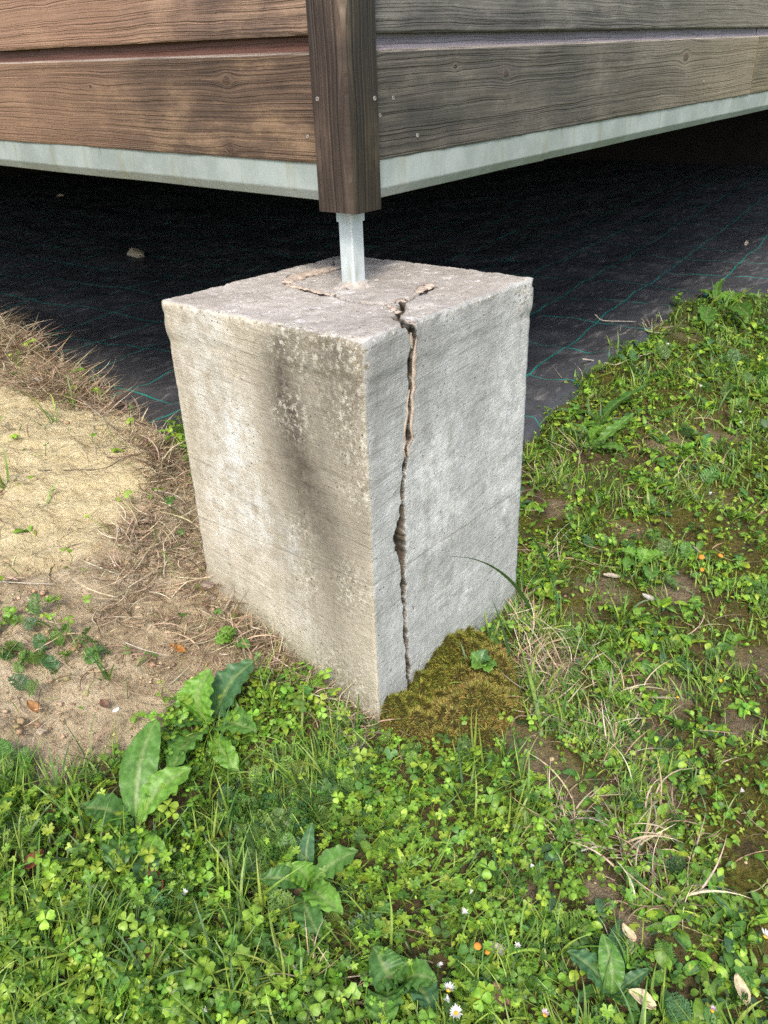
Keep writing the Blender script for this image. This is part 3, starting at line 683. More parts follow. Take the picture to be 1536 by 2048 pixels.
# corner post with a worn, blunted arris
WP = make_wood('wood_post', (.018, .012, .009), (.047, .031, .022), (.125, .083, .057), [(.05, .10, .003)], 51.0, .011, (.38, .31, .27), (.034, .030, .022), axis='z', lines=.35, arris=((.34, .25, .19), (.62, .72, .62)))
s_ = .0675; pp = [(.011, .0), (s_-.003, .0), (s_, .003), (s_, s_), (.0, s_), (.0, .011), (.0015, .0045), (.0045, .0015)]
pp = [(s_-.003, 0), (s_, .003), (s_, s_), (.003, s_), (0, s_-.003), (0, .013), (.003, .007), (.007, .003), (.013, 0)]
zsP = np.linspace(.0005, .64, 60); V = []
for z in zsP:
    for (x, y) in pp:
        w = .0007*float(vnoise(x*60+y*40, z*9, 0, 66)); V.append((x+w, y+w, z + (.0015*float(vnoise(x*90, y*90, 0, 67)) if z < .001 else 0)))
K = len(pp); n = len(zsP)
F = [(i*K+k, i*K+(k+1) % K, (i+1)*K+(k+1) % K, (i+1)*K+k) for i in range(n-1) for k in range(K)] + [tuple(range(K))[::-1], tuple(range((n-1)*K, n*K))]
obj('corner_post', mesh('corner_post', V, F, smooth=False), WP, cabin)
M_SCREW = make_metal('screw_steel', .9, (.24, .22, .20))
def screw(loc, face, r=.0032):
    pts = [(0, 0, 0), (0, 0, .001)]; V = []; k = 12
    for (rad, d) in ((r, -.003), (r, .0004), (r*.86, .0010), (r*.42, .0011), (r*.36, .0002), (.0001, .0001)):
        for j in range(k):
            a = j*2*math.pi/k; V.append((rad*math.cos(a), -d, rad*math.sin(a)))
    F = [(i*k+j, i*k+(j+1) % k, (i+1)*k+(j+1) % k, (i+1)*k+j) for i in range(5) for j in range(k)]
    o = obj('screw', mesh('screw', V, F), M_SCREW, cabin, loc)
    if face == 'L': o.rotation_euler = (0, 0, -math.pi/2)
CI = cabin.matrix_world.inverted()
def onpost_l(u, v, d=0.0): P = CI@Vector(at_x(u, v, CAB.x+d)); return P
def onpost_r(u, v, d=0.0): P = CI@Vector(at_y(u, v, CAB.y+d)); return P
for (u, v, f, d) in ((638, 198, 'L', 0), (617, 273, 'L', .014), (746, 197, 'R', 0), (783, 196, 'R', .014), (757, 231, 'R', .014), (833, 271, 'R', .014), (1406, 163, 'R', .014)):
    P = onpost_l(u, v, d) if f == 'L' else onpost_r(u, v, d)
    if f == 'L': P.x = d
    else: P.y = d
    screw(P, f)
M_PLY = mat('floor_ply'); _n = noise(objc(), 8, 5); out(ramp(_n, [(.3, (.06, .045, .03)), (.7, (.13, .10, .07))]), .85)
M_DARKP = mat('dark_light_blocker'); _n = noise(objc(), 8, 5); out(ramp(_n, [(.3, (.010, .010, .010)), (.7, (.022, .021, .020))]), .9)  # near-black, so the closed far sides read as shade
def boxm(name, a, b):
    (x0, y0, z0), (x1, y1, z1) = a, b
    V, F = prism([(x0, y0), (x1, y0), (x1, y1), (x0, y1)], z0, z1); return mesh(name, V, F, smooth=False)
obj('floor_panel', boxm('floor_panel', (.045, .045, .072), (8.0, 9.0, .10)), M_PLY, cabin)
for x in (1.6, 3.2, 4.8, 6.4): obj('floor_joist', boxm('floor_joist', (x, .075, .014), (x+.06, 8.99, .071)), M_ZINC, cabin)
obj('light_blocker_panel', boxm('light_blocker_panel', (8.02, -.02, -1.0), (8.06, 9.1, .72)), M_DARKP, cabin)  # panels added on both far sides to keep daylight out from underneath
obj('light_blocker_panel', boxm('light_blocker_panel', (.0, 9.12, -1.0), (8.05, 9.16, .72)), M_DARKP, cabin)
obj('ceiling_panel', boxm('ceiling_panel', (.06, .06, .70), (8.0, 9.0, .73)), M_PLY, cabin)

# ================================================================== PLANTS: builders
def unit(v): return v/(np.linalg.norm(v, axis=-1, keepdims=True)+1e-9)
def blades(pos, az, L, lean, curl, wid, col, K=5, twist=.6, tipcol=None):
    """n curved blades -> V, F (tris), C"""
    n = len(pos); t = np.linspace(0, 1, K+1)
    th = lean[:, None] + curl[:, None]*t[None]; ds = L[:, None]/K
    r = np.concatenate([np.zeros((n, 1)), np.cumsum(np.sin(th[:, :-1])*ds, 1)], 1); z = np.concatenate([np.zeros((n, 1)), np.cumsum(np.cos(th[:, :-1])*ds, 1)], 1)
    a = az[:, None] + twist*(RNG.random(n)[:, None]-.5)*t[None]*2
    P = np.stack([np.cos(a)*r, np.sin(a)*r, z], -1) + pos[:, None]
    roll = (RNG.random(n)-.5)*1.6
    side = np.stack([-np.sin(a)*np.cos(roll)[:, None], np.cos(a)*np.cos(roll)[:, None], np.sin(roll)[:, None]*np.ones_like(a)], -1)
    w = wid[:, None]*np.clip(1.02-t[None]**2.2, .03, 1)*np.clip(.55+t[None]*2, 0, 1)
    V = np.stack([P-side*w[..., None]*.5, P+side*w[..., None]*.5], 2).reshape(n, -1, 3)
    F = []
    for k in range(K): F += [(2*k, 2*k+1, 2*k+3), (2*k, 2*k+3, 2*k+2)]
    F = (np.array(F)[None] + (np.arange(n)*(2*(K+1)))[:, None, None]).reshape(-1, 3)
    tc = col if tipcol is None else tipcol
    C = col[:, None]*(1-t[None, :, None]) + tc[:, None]*t[None, :, None]
    C = np.repeat(C, 2, 1)
    return V.reshape(-1, 3), F, C.reshape(-1, 3)
def rot3(yaw, pitch, roll):
    cy, sy, cp, sp, cr, sr = np.cos(yaw), np.sin(yaw), np.cos(pitch), np.sin(pitch), np.cos(roll), np.sin(roll)
    Rm = np.empty((len(yaw), 3, 3))
    Rm[:, 0] = np.stack([cy*cp, -sy*cr-cy*sp*sr, sy*sr-cy*sp*cr], 1)
    Rm[:, 1] = np.stack([sy*cp, cy*cr-sy*sp*sr, -cy*sr-sy*sp*cr], 1)
    Rm[:, 2] = np.stack([sp, cp*sr, cp*cr], 1)
    return Rm
def scatter(tmpl, pos, yaw, pitch, roll, scale, col):
    """tmpl: list of (V, F, shade per vertex)"""
    pick = RNG.integers(0, len(tmpl), len(pos)); Vs, Fs, Cs, off = [], [], [], 0
    for k, (tv, tf, ts) in enumerate(tmpl):
        m = np.nonzero(pick == k)[0]
        if not len(m): continue
        Rm = rot3(yaw[m], pitch[m], roll[m])
        V = np.einsum('nij,vj->nvi', Rm, tv)*scale[m][:, None, None] + pos[m][:, None]
        F = tf[None] + (np.arange(len(m))*len(tv))[:, None, None] + off
        Vs.append(V.reshape(-1, 3)); Fs.append(F.reshape(-1, 3)); Cs.append((col[m][:, None]*ts[None, :, None]).reshape(-1, 3)); off += V.shape[0]*V.shape[1]
    return np.concatenate(Vs), np.concatenate(Fs), np.concatenate(Cs)
def join3(*parts):
    V, F, C, n = [], [], [], 0
    for v, f, c in parts: V.append(v); F.append(f+n); C.append(c); n += len(v)
    return np.concatenate(V), np.concatenate(F), np.concatenate(C)
def stems(a, b, wid, col):
    """thin stalks from a to b, slightly bowed"""
    n = len(a); mid = (a+b)/2 + (RNG.random((n, 3))-.5)*np.array([.25, .25, .05])*np.linalg.norm(b-a, axis=1)[:, None]
    d = unit(np.cross(b-a, RNG.normal(size=(n, 3))))*wid[:, None]*.5
    e = unit(np.cross(b-a, d))*wid[:, None]*.5
    V = np.stack([a-d, a+d, mid-d, mid+d, b-d, b+d, a-e, a+e, mid-e, mid+e, b-e, b+e], 1)
    F = np.array([(0, 1, 3), (0, 3, 2), (2, 3, 5), (2, 5, 4), (6, 7, 9), (6, 9, 8), (8, 9, 11), (8, 11, 10)])
    F = (F[None]+(np.arange(n)*12)[:, None, None]).reshape(-1, 3)
    return V.reshape(-1, 3), F, np.repeat(col, 12, 0)
def t_leaf(wf, n=5, fold=.25, arch=.1, rise=0.0):
    """one simple leaf of length 1 along x; wf(t) half width"""
    V, S_ = [], []
    for i in range(n+1):
        t = i/n; w = wf(t); z = arch*math.sin(t*math.pi)*1.0 - rise*t*t
        V += [(t, -w, z+fold*w), (t, 0, z), (t, w, z+fold*w)]; S_ += [.92, 1.18, 1.0]
    F = []
    for i in range(n):
        for k in (0, 1): a = i*3+k; F += [(a, a+3, a+1), (a+1, a+3, a+4)]
    return np.array(V), np.array(F), np.array(S_)
def rotz(V, a): c, s = math.cos(a), math.sin(a); return V@np.array([[c, s, 0], [-s, c, 0], [0, 0, 1]])
def t_clover(notch=True, seed=0):
    r = random.Random(seed); P = []
    for k in range(3):
        v, f, s = t_leaf(lambda t: .05+.62*math.sin(min(1, t*1.0)**.9*math.pi*.62)**1.1*(1 if t < .99 else .62), 4, .22*r.uniform(.3, 1.6), .10, r.uniform(0, .25))
        v = v.copy(); v[:, 0] = v[:, 0]*.95+.05
        v[-2, 0] -= .10
        v = rotz(v*np.array([1, .78, 1]), k*2*math.pi/3+r.uniform(-.2, .2)); P.append((v, f, s))
    V, F = merge([(a, b) for a, b, c in P]); return V, F, np.concatenate([c for a, b, c in P])
def t_palm(lobes=5, depth=.42, seed=0, cup=.2, wedge=.55):
    r = random.Random(seed); n = lobes*6; V = [(0, 0, 0)]; S_ = [1.15]; span = 2*math.pi - wedge
    for ring, q in ((.55, .8), (1.0, 1.0)):
        for i in range(n+1):
            a = -span/2 + span*i/n; ph = (i/n*lobes) % 1
            d = 1 - depth*(abs(ph-.5)*2)**1.6 + .07*math.cos(ph*4*math.pi*1.5)*(ring > .6)
            rad = (ring*d if ring > .6 else ring*(1-depth*.75*(abs(ph-.5)*2)**1.6))
            V.append((rad*math.cos(a), rad*math.sin(a), cup*rad*rad + .05*math.cos(ph*2*math.pi) + r.uniform(-.03, .03))); S_.append(.94+.12*r.random())
    F = [(0, 1+i, 2+i) for i in range(n)]; m = n+1
    for i in range(n): a, b = 1+i, 1+m+i; F += [(a, b, b+1), (a, b+1, a+1)]
    return np.array(V), np.array(F), np.array(S_)
def t_feather(seed=0, pairs=9):
    r = random.Random(seed); V, F, S_ = [], [], []
    def quad(p, d, w, up):
        n0 = len(V); s = np.cross(d, up); s = s/np.linalg.norm(s)*w; p = np.array(p); e = p+d
        V.extend([p-s, p+s, e+s*.35, e-s*.35]); F.extend([(n0, n0+1, n0+2), (n0, n0+2, n0+3)]); S_.extend([.9, .9, 1.1, 1.1])
    up = np.array([0, 0, 1.0]); quad((0, 0, 0), np.array([.5, 0, .1]), .012, up); quad((.5, 0, .1), np.array([.5, 0, -.06]), .010, up)
    for k in range(pairs):
        t = .18+.82*k/pairs; z = .1*math.sin(t*math.pi); ln = .30*math.sin(math.pi*(.18+.78*t))**.8
        for s in (-1, 1):
            d = np.array([.45*ln, s*ln, r.uniform(.0, .14)]); quad((t, 0, z), d, .034, up)
            for q in (.35, .6, .85):
                b = np.array((t, 0, z))+d*q
                for w in (-1, 1): quad(b, np.array([ln*(.30 if w > 0 else -.02), s*ln*.30*(1 if w < 0 else .25), r.uniform(-.02, .07)])*r.uniform(.8, 1.4), .030, up)
    return np.array(V), np.array(F), np.array(S_)

# ---- where things may grow
def in_block(x, y, m=.004): return (x > -m) & (x < PD+m) & (y > -m) & (y < PW+m)
MOSS_POLY = [(-.012, .06), (.30, .06)] + px_poly([(985, 1288), (1040, 1325), (1058, 1430), (1015, 1485), (960, 1512), (880, 1525), (800, 1505), (764, 1470)])
def sample(dens, mask, xr=(-1.15, 3.9), yr=(-1.5, 3.4), ref=1.35):
    """random places; thinned with distance, only where the frame (with a wide margin) looks"""
    N = int(dens*(xr[1]-xr[0])*(yr[1]-yr[0])); x = RNG.uniform(*xr, N); y = RNG.uniform(*yr, N)
    u, v, d = to_px(np.stack([x, y, np.zeros(N)+.03], 1))
    d = np.hypot(np.hypot(x-CAM[0], y-CAM[1]), CAM[2])
    inside = (u > -60) & (u < 1600) & (v < 2150) & (v > 300)
    marg = (u > -650) & (u < 2190) & (v < 2750) & (v > 250)
    p = np.minimum(1, (ref/d)**1.6)*np.where(inside, 1.0, np.where(marg, .45, 0))
    k = RNG.random(N) < p; x, y, d, u, v = x[k], y[k], d[k], u[k], v[k]
    k = (cloth_sd(x, y) < .004) & ~in_block(x, y)
    x, y, d, u, v = x[k], y[k], d[k], u[k], v[k]
    k = RNG.random(len(x)) < mask(x, y, u, v); x, y, d = x[k], y[k], d[k]
    return np.stack([x, y, ground_h(x, y)-.001], 1), np.maximum(1, d/ref)**.6
def f_dirt(x, y): return poly_soft(x, y, DIRT, .035).astype(float)
def f_moss(x, y): return in_poly(x, y, MOSS_POLY).astype(float)
def clump(x, y, f, seed, lo=-.15, hi=.35): return sst(lo, hi, fbm(x*f, y*f, 0, 3, seed))
def side_r(x, y):                                         # 0 on the lush left foreground, 1 on the thin turf at the right
    s = (x-CAM[0])*CR[0] + (y-CAM[1])*CR[1]; f = (x-CAM[0])*_fw[0] + (y-CAM[1])*_fw[1]
    return sst(-.05, .32, s + .25*(f-.8) + .10*fbm(x*5, y*5, 0, 2, 131))
ROSETTES = [on_ground(u, v)[:2] for u, v in [(275, 1668), (300, 1560), (345, 1600), (215, 1665), (425, 1462), (440, 1400), (470, 1400), (617, 1782), (670, 1740), (640, 1840), (800, 1985), (850, 1960), (1222, 1995), (1180, 1930)]]
def clear(x, y):                                          # shaded soil under the broad rosettes: little else grows there
    r = np.ones(np.shape(x))
    for q in ROSETTES: r = np.minimum(r, .22+.78*sst(.022, .05, np.hypot(x-q[0], y-q[1])))
    return r
def thin(x, y): return 1 - .62*side_r(x, y)*sst(.10, -.22, fbm(x*7, y*7, 0, 3, 141))
def green(x, y, amt=1.0): return clear(x, y)*thin(x, y)*np.clip(1-f_dirt(x, y)*.985, 0, 1)*(1-.88*f_moss(x, y))*(1-.70*bare_mask(x, y))*amt
G_LIGHT, G_MID, G_DARK, G_BLUE = np.array([.310, .470, .055]), np.array([.190, .355, .046]), np.array([.098, .215, .042]), np.array([.095, .185, .085])
def tints(n, w=(.35, .45, .2), var=.25, pal=(G_LIGHT, G_MID, G_DARK)):
    k = RNG.choice(len(pal), n, p=np.array(w)/sum(w)); c = np.array(pal)[k]
    return c*(1+var*(RNG.random((n, 1))*2-1))*(1+.12*(RNG.random((n, 3))*2-1))
U = lambda n, a, b: RNG.uniform(a, b, n)
PI2 = 2*math.pi

def turf_at(x, y): return sst(1.3, 2.2, np.hypot(x-.3, y-.1))
# ---- grass blades
P, sc_ = sample(30000, lambda x, y, u, v: green(x, y)*np.clip(.12 + .95*clump(x, y, 11, 201, -.1, .35)*(.5+.6*side_r(x, y)), 0, 1)); n = len(P)
flow = PI2*fbm(P[:, 0]*4, P[:, 1]*4, 0, 2, 205)
c0 = tints(n, (.3, .45, .25), .25, (np.array([.31, .44, .075]), np.array([.19, .33, .055]), np.array([.11, .22, .062])))
G1 = blades(P, flow+U(n, -1.3, 1.3), U(n, .020, .070)*sc_**.3*(1-.30*side_r(P[:, 0], P[:, 1])), U(n, .1, .9), U(n, .1, 1.3), U(n, .0012, .0032)*sc_, c0*.8, 5, .8, c0*1.15)
P, sc_ = sample(850, lambda x, y, u, v: green(x, y)*clump(x, y, 5, 211, -.15, .25)); n = len(P); P = np.repeat(P, 7, 0); sc7 = np.repeat(sc_, 7); n = len(P)
P[:, :2] += RNG.normal(size=(n, 2))*.004; c0 = tints(n, (.4, .4, .2), .2, (np.array([.27, .38, .06]), np.array([.14, .27, .04]), np.array([.085, .18, .055])))
G2 = blades(P, U(n, 0, PI2), U(n, .04, .105)*sc7**.3*(1-.30*side_r(P[:, 0], P[:, 1])), U(n, .05, .6), U(n, .2, 1.5), U(n, .0022, .0048)*sc7, c0*.75, 7, .5, c0*1.1)
tag(obj('grass', mesh('grass', *(lambda a: (a[0], a[1], a[2]))(join3(G1, G2))), M_LEAF), 'green grass blades growing all over the turf', 'grass', kind='stuff')
# coarser grass on the ground round about
N = 52000; x = U(N, -5, 7); y = U(N, -5.5, 6); k = (turf_at(x, y) > RNG.random(N)) & (cloth_sd(x, y) < -.03) & ~f_dirt(x, y).astype(bool); x, y = x[k], y[k]; n = len(x)
c0 = tints(n, (.3, .45, .25), .25, (np.array([.27, .38, .065]), np.array([.15, .27, .045]), np.array([.09, .18, .055])))
GRF = blades(np.stack([x, y, ground_h(x, y)], 1), U(n, 0, PI2), U(n, .04, .12), U(n, .1, .8), U(n, .2, 1.2), U(n, .004, .009), c0*.75, 3, .6, c0)
tag(obj('meadow_grass', mesh('meadow_grass', *GRF), M_LEAF), 'rougher green grass of the ground further off', 'grass', kind='stuff')
# ---- straw: dry bleached blades, over the bank by the pier and thin in the turf
STR_C = (np.array([.46, .37, .26]), np.array([.31, .235, .16]), np.array([.58, .50, .37]), np.array([.14, .095, .065]))
P1, s1 = sample(60000, lambda x, y, u, v: np.clip(poly_soft(x, y, STRAW, .03)*(.25+.75*clump(x, y, 9, 221, -.2, .25)) + .05*f_dirt(x, y)*clump(x, y, 7, 223), 0, 1), (-.9, .75), (-.15, 2.7))
P2, s2 = sample(3200, lambda x, y, u, v: (.2+.4*side_r(x, y))*(1-f_dirt(x, y))*clump(x, y, 9, 227, -.05, .35))
P, sc_ = np.concatenate([P1, P2]), np.concatenate([s1, s2]); n = len(P)
P[:, 2] += U(n, 0, .010); c0 = tints(n, (.28, .32, .10, .30), .25, STR_C)
D1 = blades(P, U(n, 0, PI2), U(n, .02, .085)*sc_, U(n, 1.05, 1.62), U(n, -.35, .45), U(n, .0009, .0024)*sc_, c0, 6, 1.1)
# dry tufts standing by the right-hand corner of the pier and along the left-hand foot
TUFT = [(1045, 1235, .05), (1090, 1290, .05), (1110, 1370, .05), (1075, 1420, .035), (1060, 1330, .04), (1130, 1330, .05), (1230, 1500, .05), (1300, 1620, .05), (1130, 1650, .04), (1330, 1790, .05), (1260, 1700, .04), (700, 1440, .05), (640, 1390, .05), (560, 1320, .06), (470, 1250, .06), (1160, 900, .06), (1090, 960, .06), (1300, 660, .1), (1250, 690, .08), (1100, 1120, .06), (1230, 1380, .04), (640, 1990, .04)]
ps, ln = [], []
for u, v, r in TUFT:
    b0 = on_ground(u, v); k = 60; q = RNG.normal(size=(k, 2))*r*.4
    xy = b0[:2]+q; xy = xy[~in_block(xy[:, 0], xy[:, 1])]; ps.append(np.column_stack([xy, ground_h(xy[:, 0], xy[:, 1])]))
P = np.concatenate(ps); n = len(P); c0 = tints(n, (.4, .25, .25, .1), .2, STR_C)
D2 = blades(P, U(n, 0, PI2), U(n, .03, .10), U(n, .5, 1.5), U(n, -.2, 1.2), U(n, .0013, .0030), c0, 7, .9)
tag(obj('straw', mesh('straw', *join3(D1, D2)), M_DRY), 'bleached dry straw and dead grass littering the soil by the pier', 'straw', kind='stuff')
# ---- clover
T_CL = [t_clover(seed=k) for k in range(6)]
def leafy(dens, mask, tm, hlo, hhi, slo, shi, w, tilt=.55, pal=(G_LIGHT, G_MID, G_DARK), stem=.0011, seed=0):
    P, sc_ = sample(dens, mask); n = len(P); hh = (1-.45*side_r(P[:, 0], P[:, 1]))*(hlo+(hhi-hlo)*RNG.random(n)**1.3*(.5+.8*sst(-.3, .3, fbm(P[:, 0]*9, P[:, 1]*9, 0, 2, seed+300))))*sc_
    top = P + np.stack([RNG.normal(size=n)*hh*.45, RNG.normal(size=n)*hh*.45, hh], 1)
    m = ~in_block(top[:, 0], top[:, 1], .012); P, top, sc_ = P[m], top[m], sc_[m]; n = len(P)
    c0 = tints(n, w, .25, pal)
    A = scatter(tm, top, U(n, 0, PI2), RNG.normal(size=n)*tilt*.6, RNG.normal(size=n)*tilt*.6, (slo+(shi-slo)*RNG.random(n)**1.6)*sc_*(1-.28*side_r(P[:, 0], P[:, 1])), c0)
    return join3(A, stems(P, top, np.full(n, stem)*sc_, c0*.95))
CL = leafy(11500, lambda x, y, u, v: green(x, y)*np.clip((1-.92*side_r(x, y))*clump(x, y, 4.5, 231, -.25, .12)+.05, 0, 1), T_CL, .008, .046, .0050, .0135, (.30, .48, .22), seed=1)
tag(obj('clover', mesh('clover', *CL), M_LEAF), 'low green clover carpeting the lower left turf', 'clover', kind='stuff')
T_PA = [t_palm(5, .45, 1), t_palm(5, .38, 2, .1), t_palm(7, .32, 3, .25), t_palm(3, .42, 4, .15, .9), t_palm(5, .5, 5, -.1)]
PAl = leafy(6800, lambda x, y, u, v: green(x, y)*np.clip(clump(x, y, 6, 241, -.12, .25)*(1-.6*side_r(x, y))+.06, 0, 1), T_PA, .010, .045, .0040, .0115, (.42, .43, .15), .5, seed=2)
tag(obj('buttercup_leaves', mesh('buttercup_leaves', *PAl), M_LEAF), 'bright yellow green lobed leaves scattered through the turf', 'ground cover', kind='stuff')
T_FE = [t_feather(k, 8+k % 3) for k in range(4)]
P, sc_ = sample(1500, lambda x, y, u, v: green(x, y)*np.clip(clump(x, y, 7, 251, -.05, .3)*(1-.45*side_r(x, y)), 0, 1)); 
ex = [np.column_stack([on_ground(u, v)[0]+RNG.normal(size=k)*r, on_ground(u, v)[1]+RNG.normal(size=k)*r, np.zeros(k)]) for u, v, k, r in [(60, 1290, 13, .030), (115, 1275, 9, .024), (40, 1250, 6, .02), (75, 1325, 10, .024), (70, 1225, 4, .008), (230, 1305, 7, .024), (10, 1570, 24, .02), (560, 1640, 60, .03), (640, 1580, 50, .025), (500, 1620, 50, .03), (690, 1590, 30, .018), (300, 1800, 30, .03), (540, 1730, 30, .025), (20, 1650, 20, .02), (1160, 880, 30, .05), (1240, 700, 22, .05)]]
for e in ex: e[:, 2] = ground_h(e[:, 0], e[:, 1])
P = np.concatenate([P]+ex); sc_ = np.concatenate([sc_, np.ones(sum(map(len, ex)))]); n = len(P); c0 = tints(n, (.3, .5, .2), .2, (np.array([.20, .34, .07]), np.array([.125, .255, .060]), np.array([.095, .205, .080])))
FE = scatter(T_FE, P, U(n, 0, PI2), U(n, .15, 1.15), RNG.normal(size=n)*.3, U(n, .018, .045)*sc_, c0)
tag(obj('yarrow_leaves', mesh('yarrow_leaves', *FE), M_LEAF), 'fine feathery green leaves in patches through the turf', 'ground cover', kind='stuff')
# ---- small rosettes of spoon-shaped leaves
spoon = lambda t: .05 + .19*max(0, math.sin(max(0, (t-.18)/.82)**1.1*math.pi*.93))
lance = lambda t: .03 + .115*math.sin(min(1, t*.97+.03)*math.pi)
T_SP = [t_leaf(spoon, 6, .3, .12, .15), t_leaf(spoon, 6, .15, .2, .3), t_leaf(lance, 6, .35, .2, .2)]
P, sc_ = sample(1500, lambda x, y, u, v: green(x, y)*np.clip((.30+.7*side_r(x, y))*clump(x, y, 8, 261, -.2, .2), 0, 1)); P = np.repeat(P, 6, 0); s6 = np.repeat(sc_, 6); n = len(P)
P[:, :2] += RNG.normal(size=(n, 2))*.003; c0 = tints(n, (.22, .45, .25, .12), .22, (G_LIGHT, G_MID, G_DARK, G_BLUE))
SPn = scatter(T_SP, P, U(n, 0, PI2), U(n, .1, .95), RNG.normal(size=n)*.25, U(n, .012, .030)*s6, c0)
tag(obj('daisy_leaves', mesh('daisy_leaves', *SPn), M_LEAF), 'small spoon shaped green leaves in low rosettes over the turf', 'ground cover', kind='stuff')
# ---- tiny round leaves close to the soil
T_RD = [t_leaf(lambda t: .42*math.sin(min(1, t*.98+.01)*math.pi)**.7+.01, 4, .2, .1), t_leaf(lambda t: .3*math.sin(min(1, t*.98+.01)*math.pi)**.8+.01, 4, .3, .15)]
P, sc_ = sample(17000, lambda x, y, u, v: np.clip(green(x, y)*1.3, 0, 1)*np.clip(.3+.75*clump(x, y, 10, 271, -.2, .3), 0, 1)); n = len(P); P[:, 2] += U(n, 0, .018); c0 = tints(n, (.35, .45, .2), .3)
RD = scatter(T_RD, P, U(n, 0, PI2), RNG.normal(size=n)*.5, RNG.normal(size=n)*.4, (.004+.011*RNG.random(n)**2)*sc_, c0)
tag(obj('chickweed', mesh('chickweed', *RD), M_LEAF), 'tiny round green leaves close to the soil between the grass', 'ground cover', kind='stuff')
# ---- crumbs of earth on the bare bank
def t_crumb(seed):
    r = random.Random(seed); g = (1+5**.5)/2
    V = np.array([(-1, g, 0), (1, g, 0), (-1, -g, 0), (1, -g, 0), (0, -1, g), (0, 1, g), (0, -1, -g), (0, 1, -g), (g, 0, -1), (g, 0, 1), (-g, 0, -1), (-g, 0, 1)], float)/1.9
    V *= np.array([[r.uniform(.50, 1.35)] for _ in range(12)])*np.array([1, .85, .62])
    F = np.array([(0, 11, 5), (0, 5, 1), (0, 1, 7), (0, 7, 10), (0, 10, 11), (1, 5, 9), (5, 11, 4), (11, 10, 2), (10, 7, 6), (7, 1, 8), (3, 9, 4), (3, 4, 2), (3, 2, 6), (3, 6, 8), (3, 8, 9), (4, 9, 5), (2, 4, 11), (6, 2, 10), (8, 6, 7), (9, 8, 1)])
    return V, F, np.ones(12)
T_CR = [t_crumb(k) for k in range(6)]
P, sc_ = sample(16000, lambda x, y, u, v: np.clip(f_dirt(x, y)*(.14+.88*clump(x, y, 6, 281, -.1, .3)*(1-.8*poly_soft(x, y, SAND, .06)))+.10*bare_mask(x, y)+.02, 0, 1)); n = len(P)
c0 = tints(n, (.5, .3, .2), .2, (np.array([.46, .35, .22]), np.array([.34, .25, .155]), np.array([.56, .45, .31])))
CRB = scatter(T_CR, P, U(n, 0, PI2), U(n, -.5, .5), U(n, -.5, .5), np.minimum(.0010+.0011*RNG.pareto(2.3, n), .0062)*sc_, c0)
M_CRUMB = mat('earth_crumb'); _c = attr('Col', 'Color'); _n = noise(geo('Position'), 400, 4, .7); out(mix(mapr(_n, .3, .7), mix(1.0, _c, (.6, .57, .53), 'MULTIPLY'), mix(1.0, _c, (1.12, 1.1, 1.08), 'MULTIPLY')), .95, bump(_n, .7, .001), spec=.15)
tag(obj('soil_crumbs', mesh('soil_crumbs', *CRB, smooth=False), M_CRUMB), 'loose pale crumbs of earth on the bare bank', 'soil', kind='stuff')

# ---- cushion of moss at the foot of the pier
def moss_h(x, y):
    d, _ = seg_dist(x, y, [(*p, 0) for p in MOSS_POLY+MOSS_POLY[:1]]); ins = in_poly(x, y, MOSS_POLY)
    d = d*(1+.9*fbm(x*20, y*20, 3, 3, 403)) - .006*(1+fbm(x*33, y*33, 0, 2, 408))
    b = .042*sst(0, .05, d)*(.72+1.0*fbm(x*18, y*18, 0, 3, 401)+.7*np.abs(fbm(x*38, y*38, 0, 2, 405)))
    return np.where(ins, b, -.012)
mp = np.array(MOSS_POLY); MX, MY = np.meshgrid(np.arange(mp[:, 0].min()-.02, mp[:, 0].max()+.02, .004), np.arange(mp[:, 1].min()-.02, mp[:, 1].max()+.02, .004), indexing='ij')
MZ = ground_h(MX, MY, False)+moss_h(MX, MY); mi = np.arange(MX.size).reshape(MX.shape)
MF = np.stack([mi[:-1, :-1], mi[1:, :-1], mi[1:, 1:], mi[:-1, 1:]], -1).reshape(-1, 4)
o0 = np.array([mp[:, 0].mean(), mp[:, 1].mean()-.02, 0.0])
mossc = empty('moss_clump', o0, 'plump yellow green and golden brown moss cushion at the foot of the pier', 'moss')
mc = np.tile(np.array([.050, .042, .012]), (MX.size, 1))
obj('cushion', mesh('cushion', np.stack([MX, MY, MZ], -1).reshape(-1, 3)-o0, MF, mc), M_MOSS, mossc)
N = 78000; x = U(N, mp[:, 0].min(), mp[:, 0].max()); y = U(N, mp[:, 1].min(), mp[:, 1].max()); k = in_poly(x, y, MOSS_POLY) & ~in_block(x, y, .0) & (moss_h(x, y) > .001); x, y = x[k], y[k]; n = len(x)
P = np.stack([x, y, ground_h(x, y, False)+moss_h(x, y)-.003], 1)
far = np.clip((-y)/.20 - .1 + .6*fbm(x*14, y*14, 0, 3, 411), 0, 1)[:, None]
c0 = np.array([.220, .225, .040])*(1-far) + np.array([.37, .270, .100])*far
c0 = c0*(.45+1.0*RNG.random((n, 1)))*(1+.15*RNG.normal(size=(n, 3))).clip(.6, 1.4); dk = RNG.random(n) < .18; c0[dk] = c0[dk]*.4
e_ = .004
gxn = -(moss_h(x+e_, y)-moss_h(x-e_, y))/(2*e_); gyn = -(moss_h(x, y+e_)-moss_h(x, y-e_))/(2*e_)
MB = blades(P, np.arctan2(gyn, gxn)+U(n, -1.2, 1.2), U(n, .006, .013), np.clip(np.hypot(gxn, gyn), 0, 1.1)*U(n, .3, .9)+U(n, -.1, .9), U(n, -.3, .9), U(n, .0012, .0022), c0*.45, 2, .9, c0*1.45)
o = obj('moss_fibres', mesh('moss_fibres', MB[0]-o0, MB[1], MB[2]), M_MOSS, mossc); o['kind'] = 'stuff'
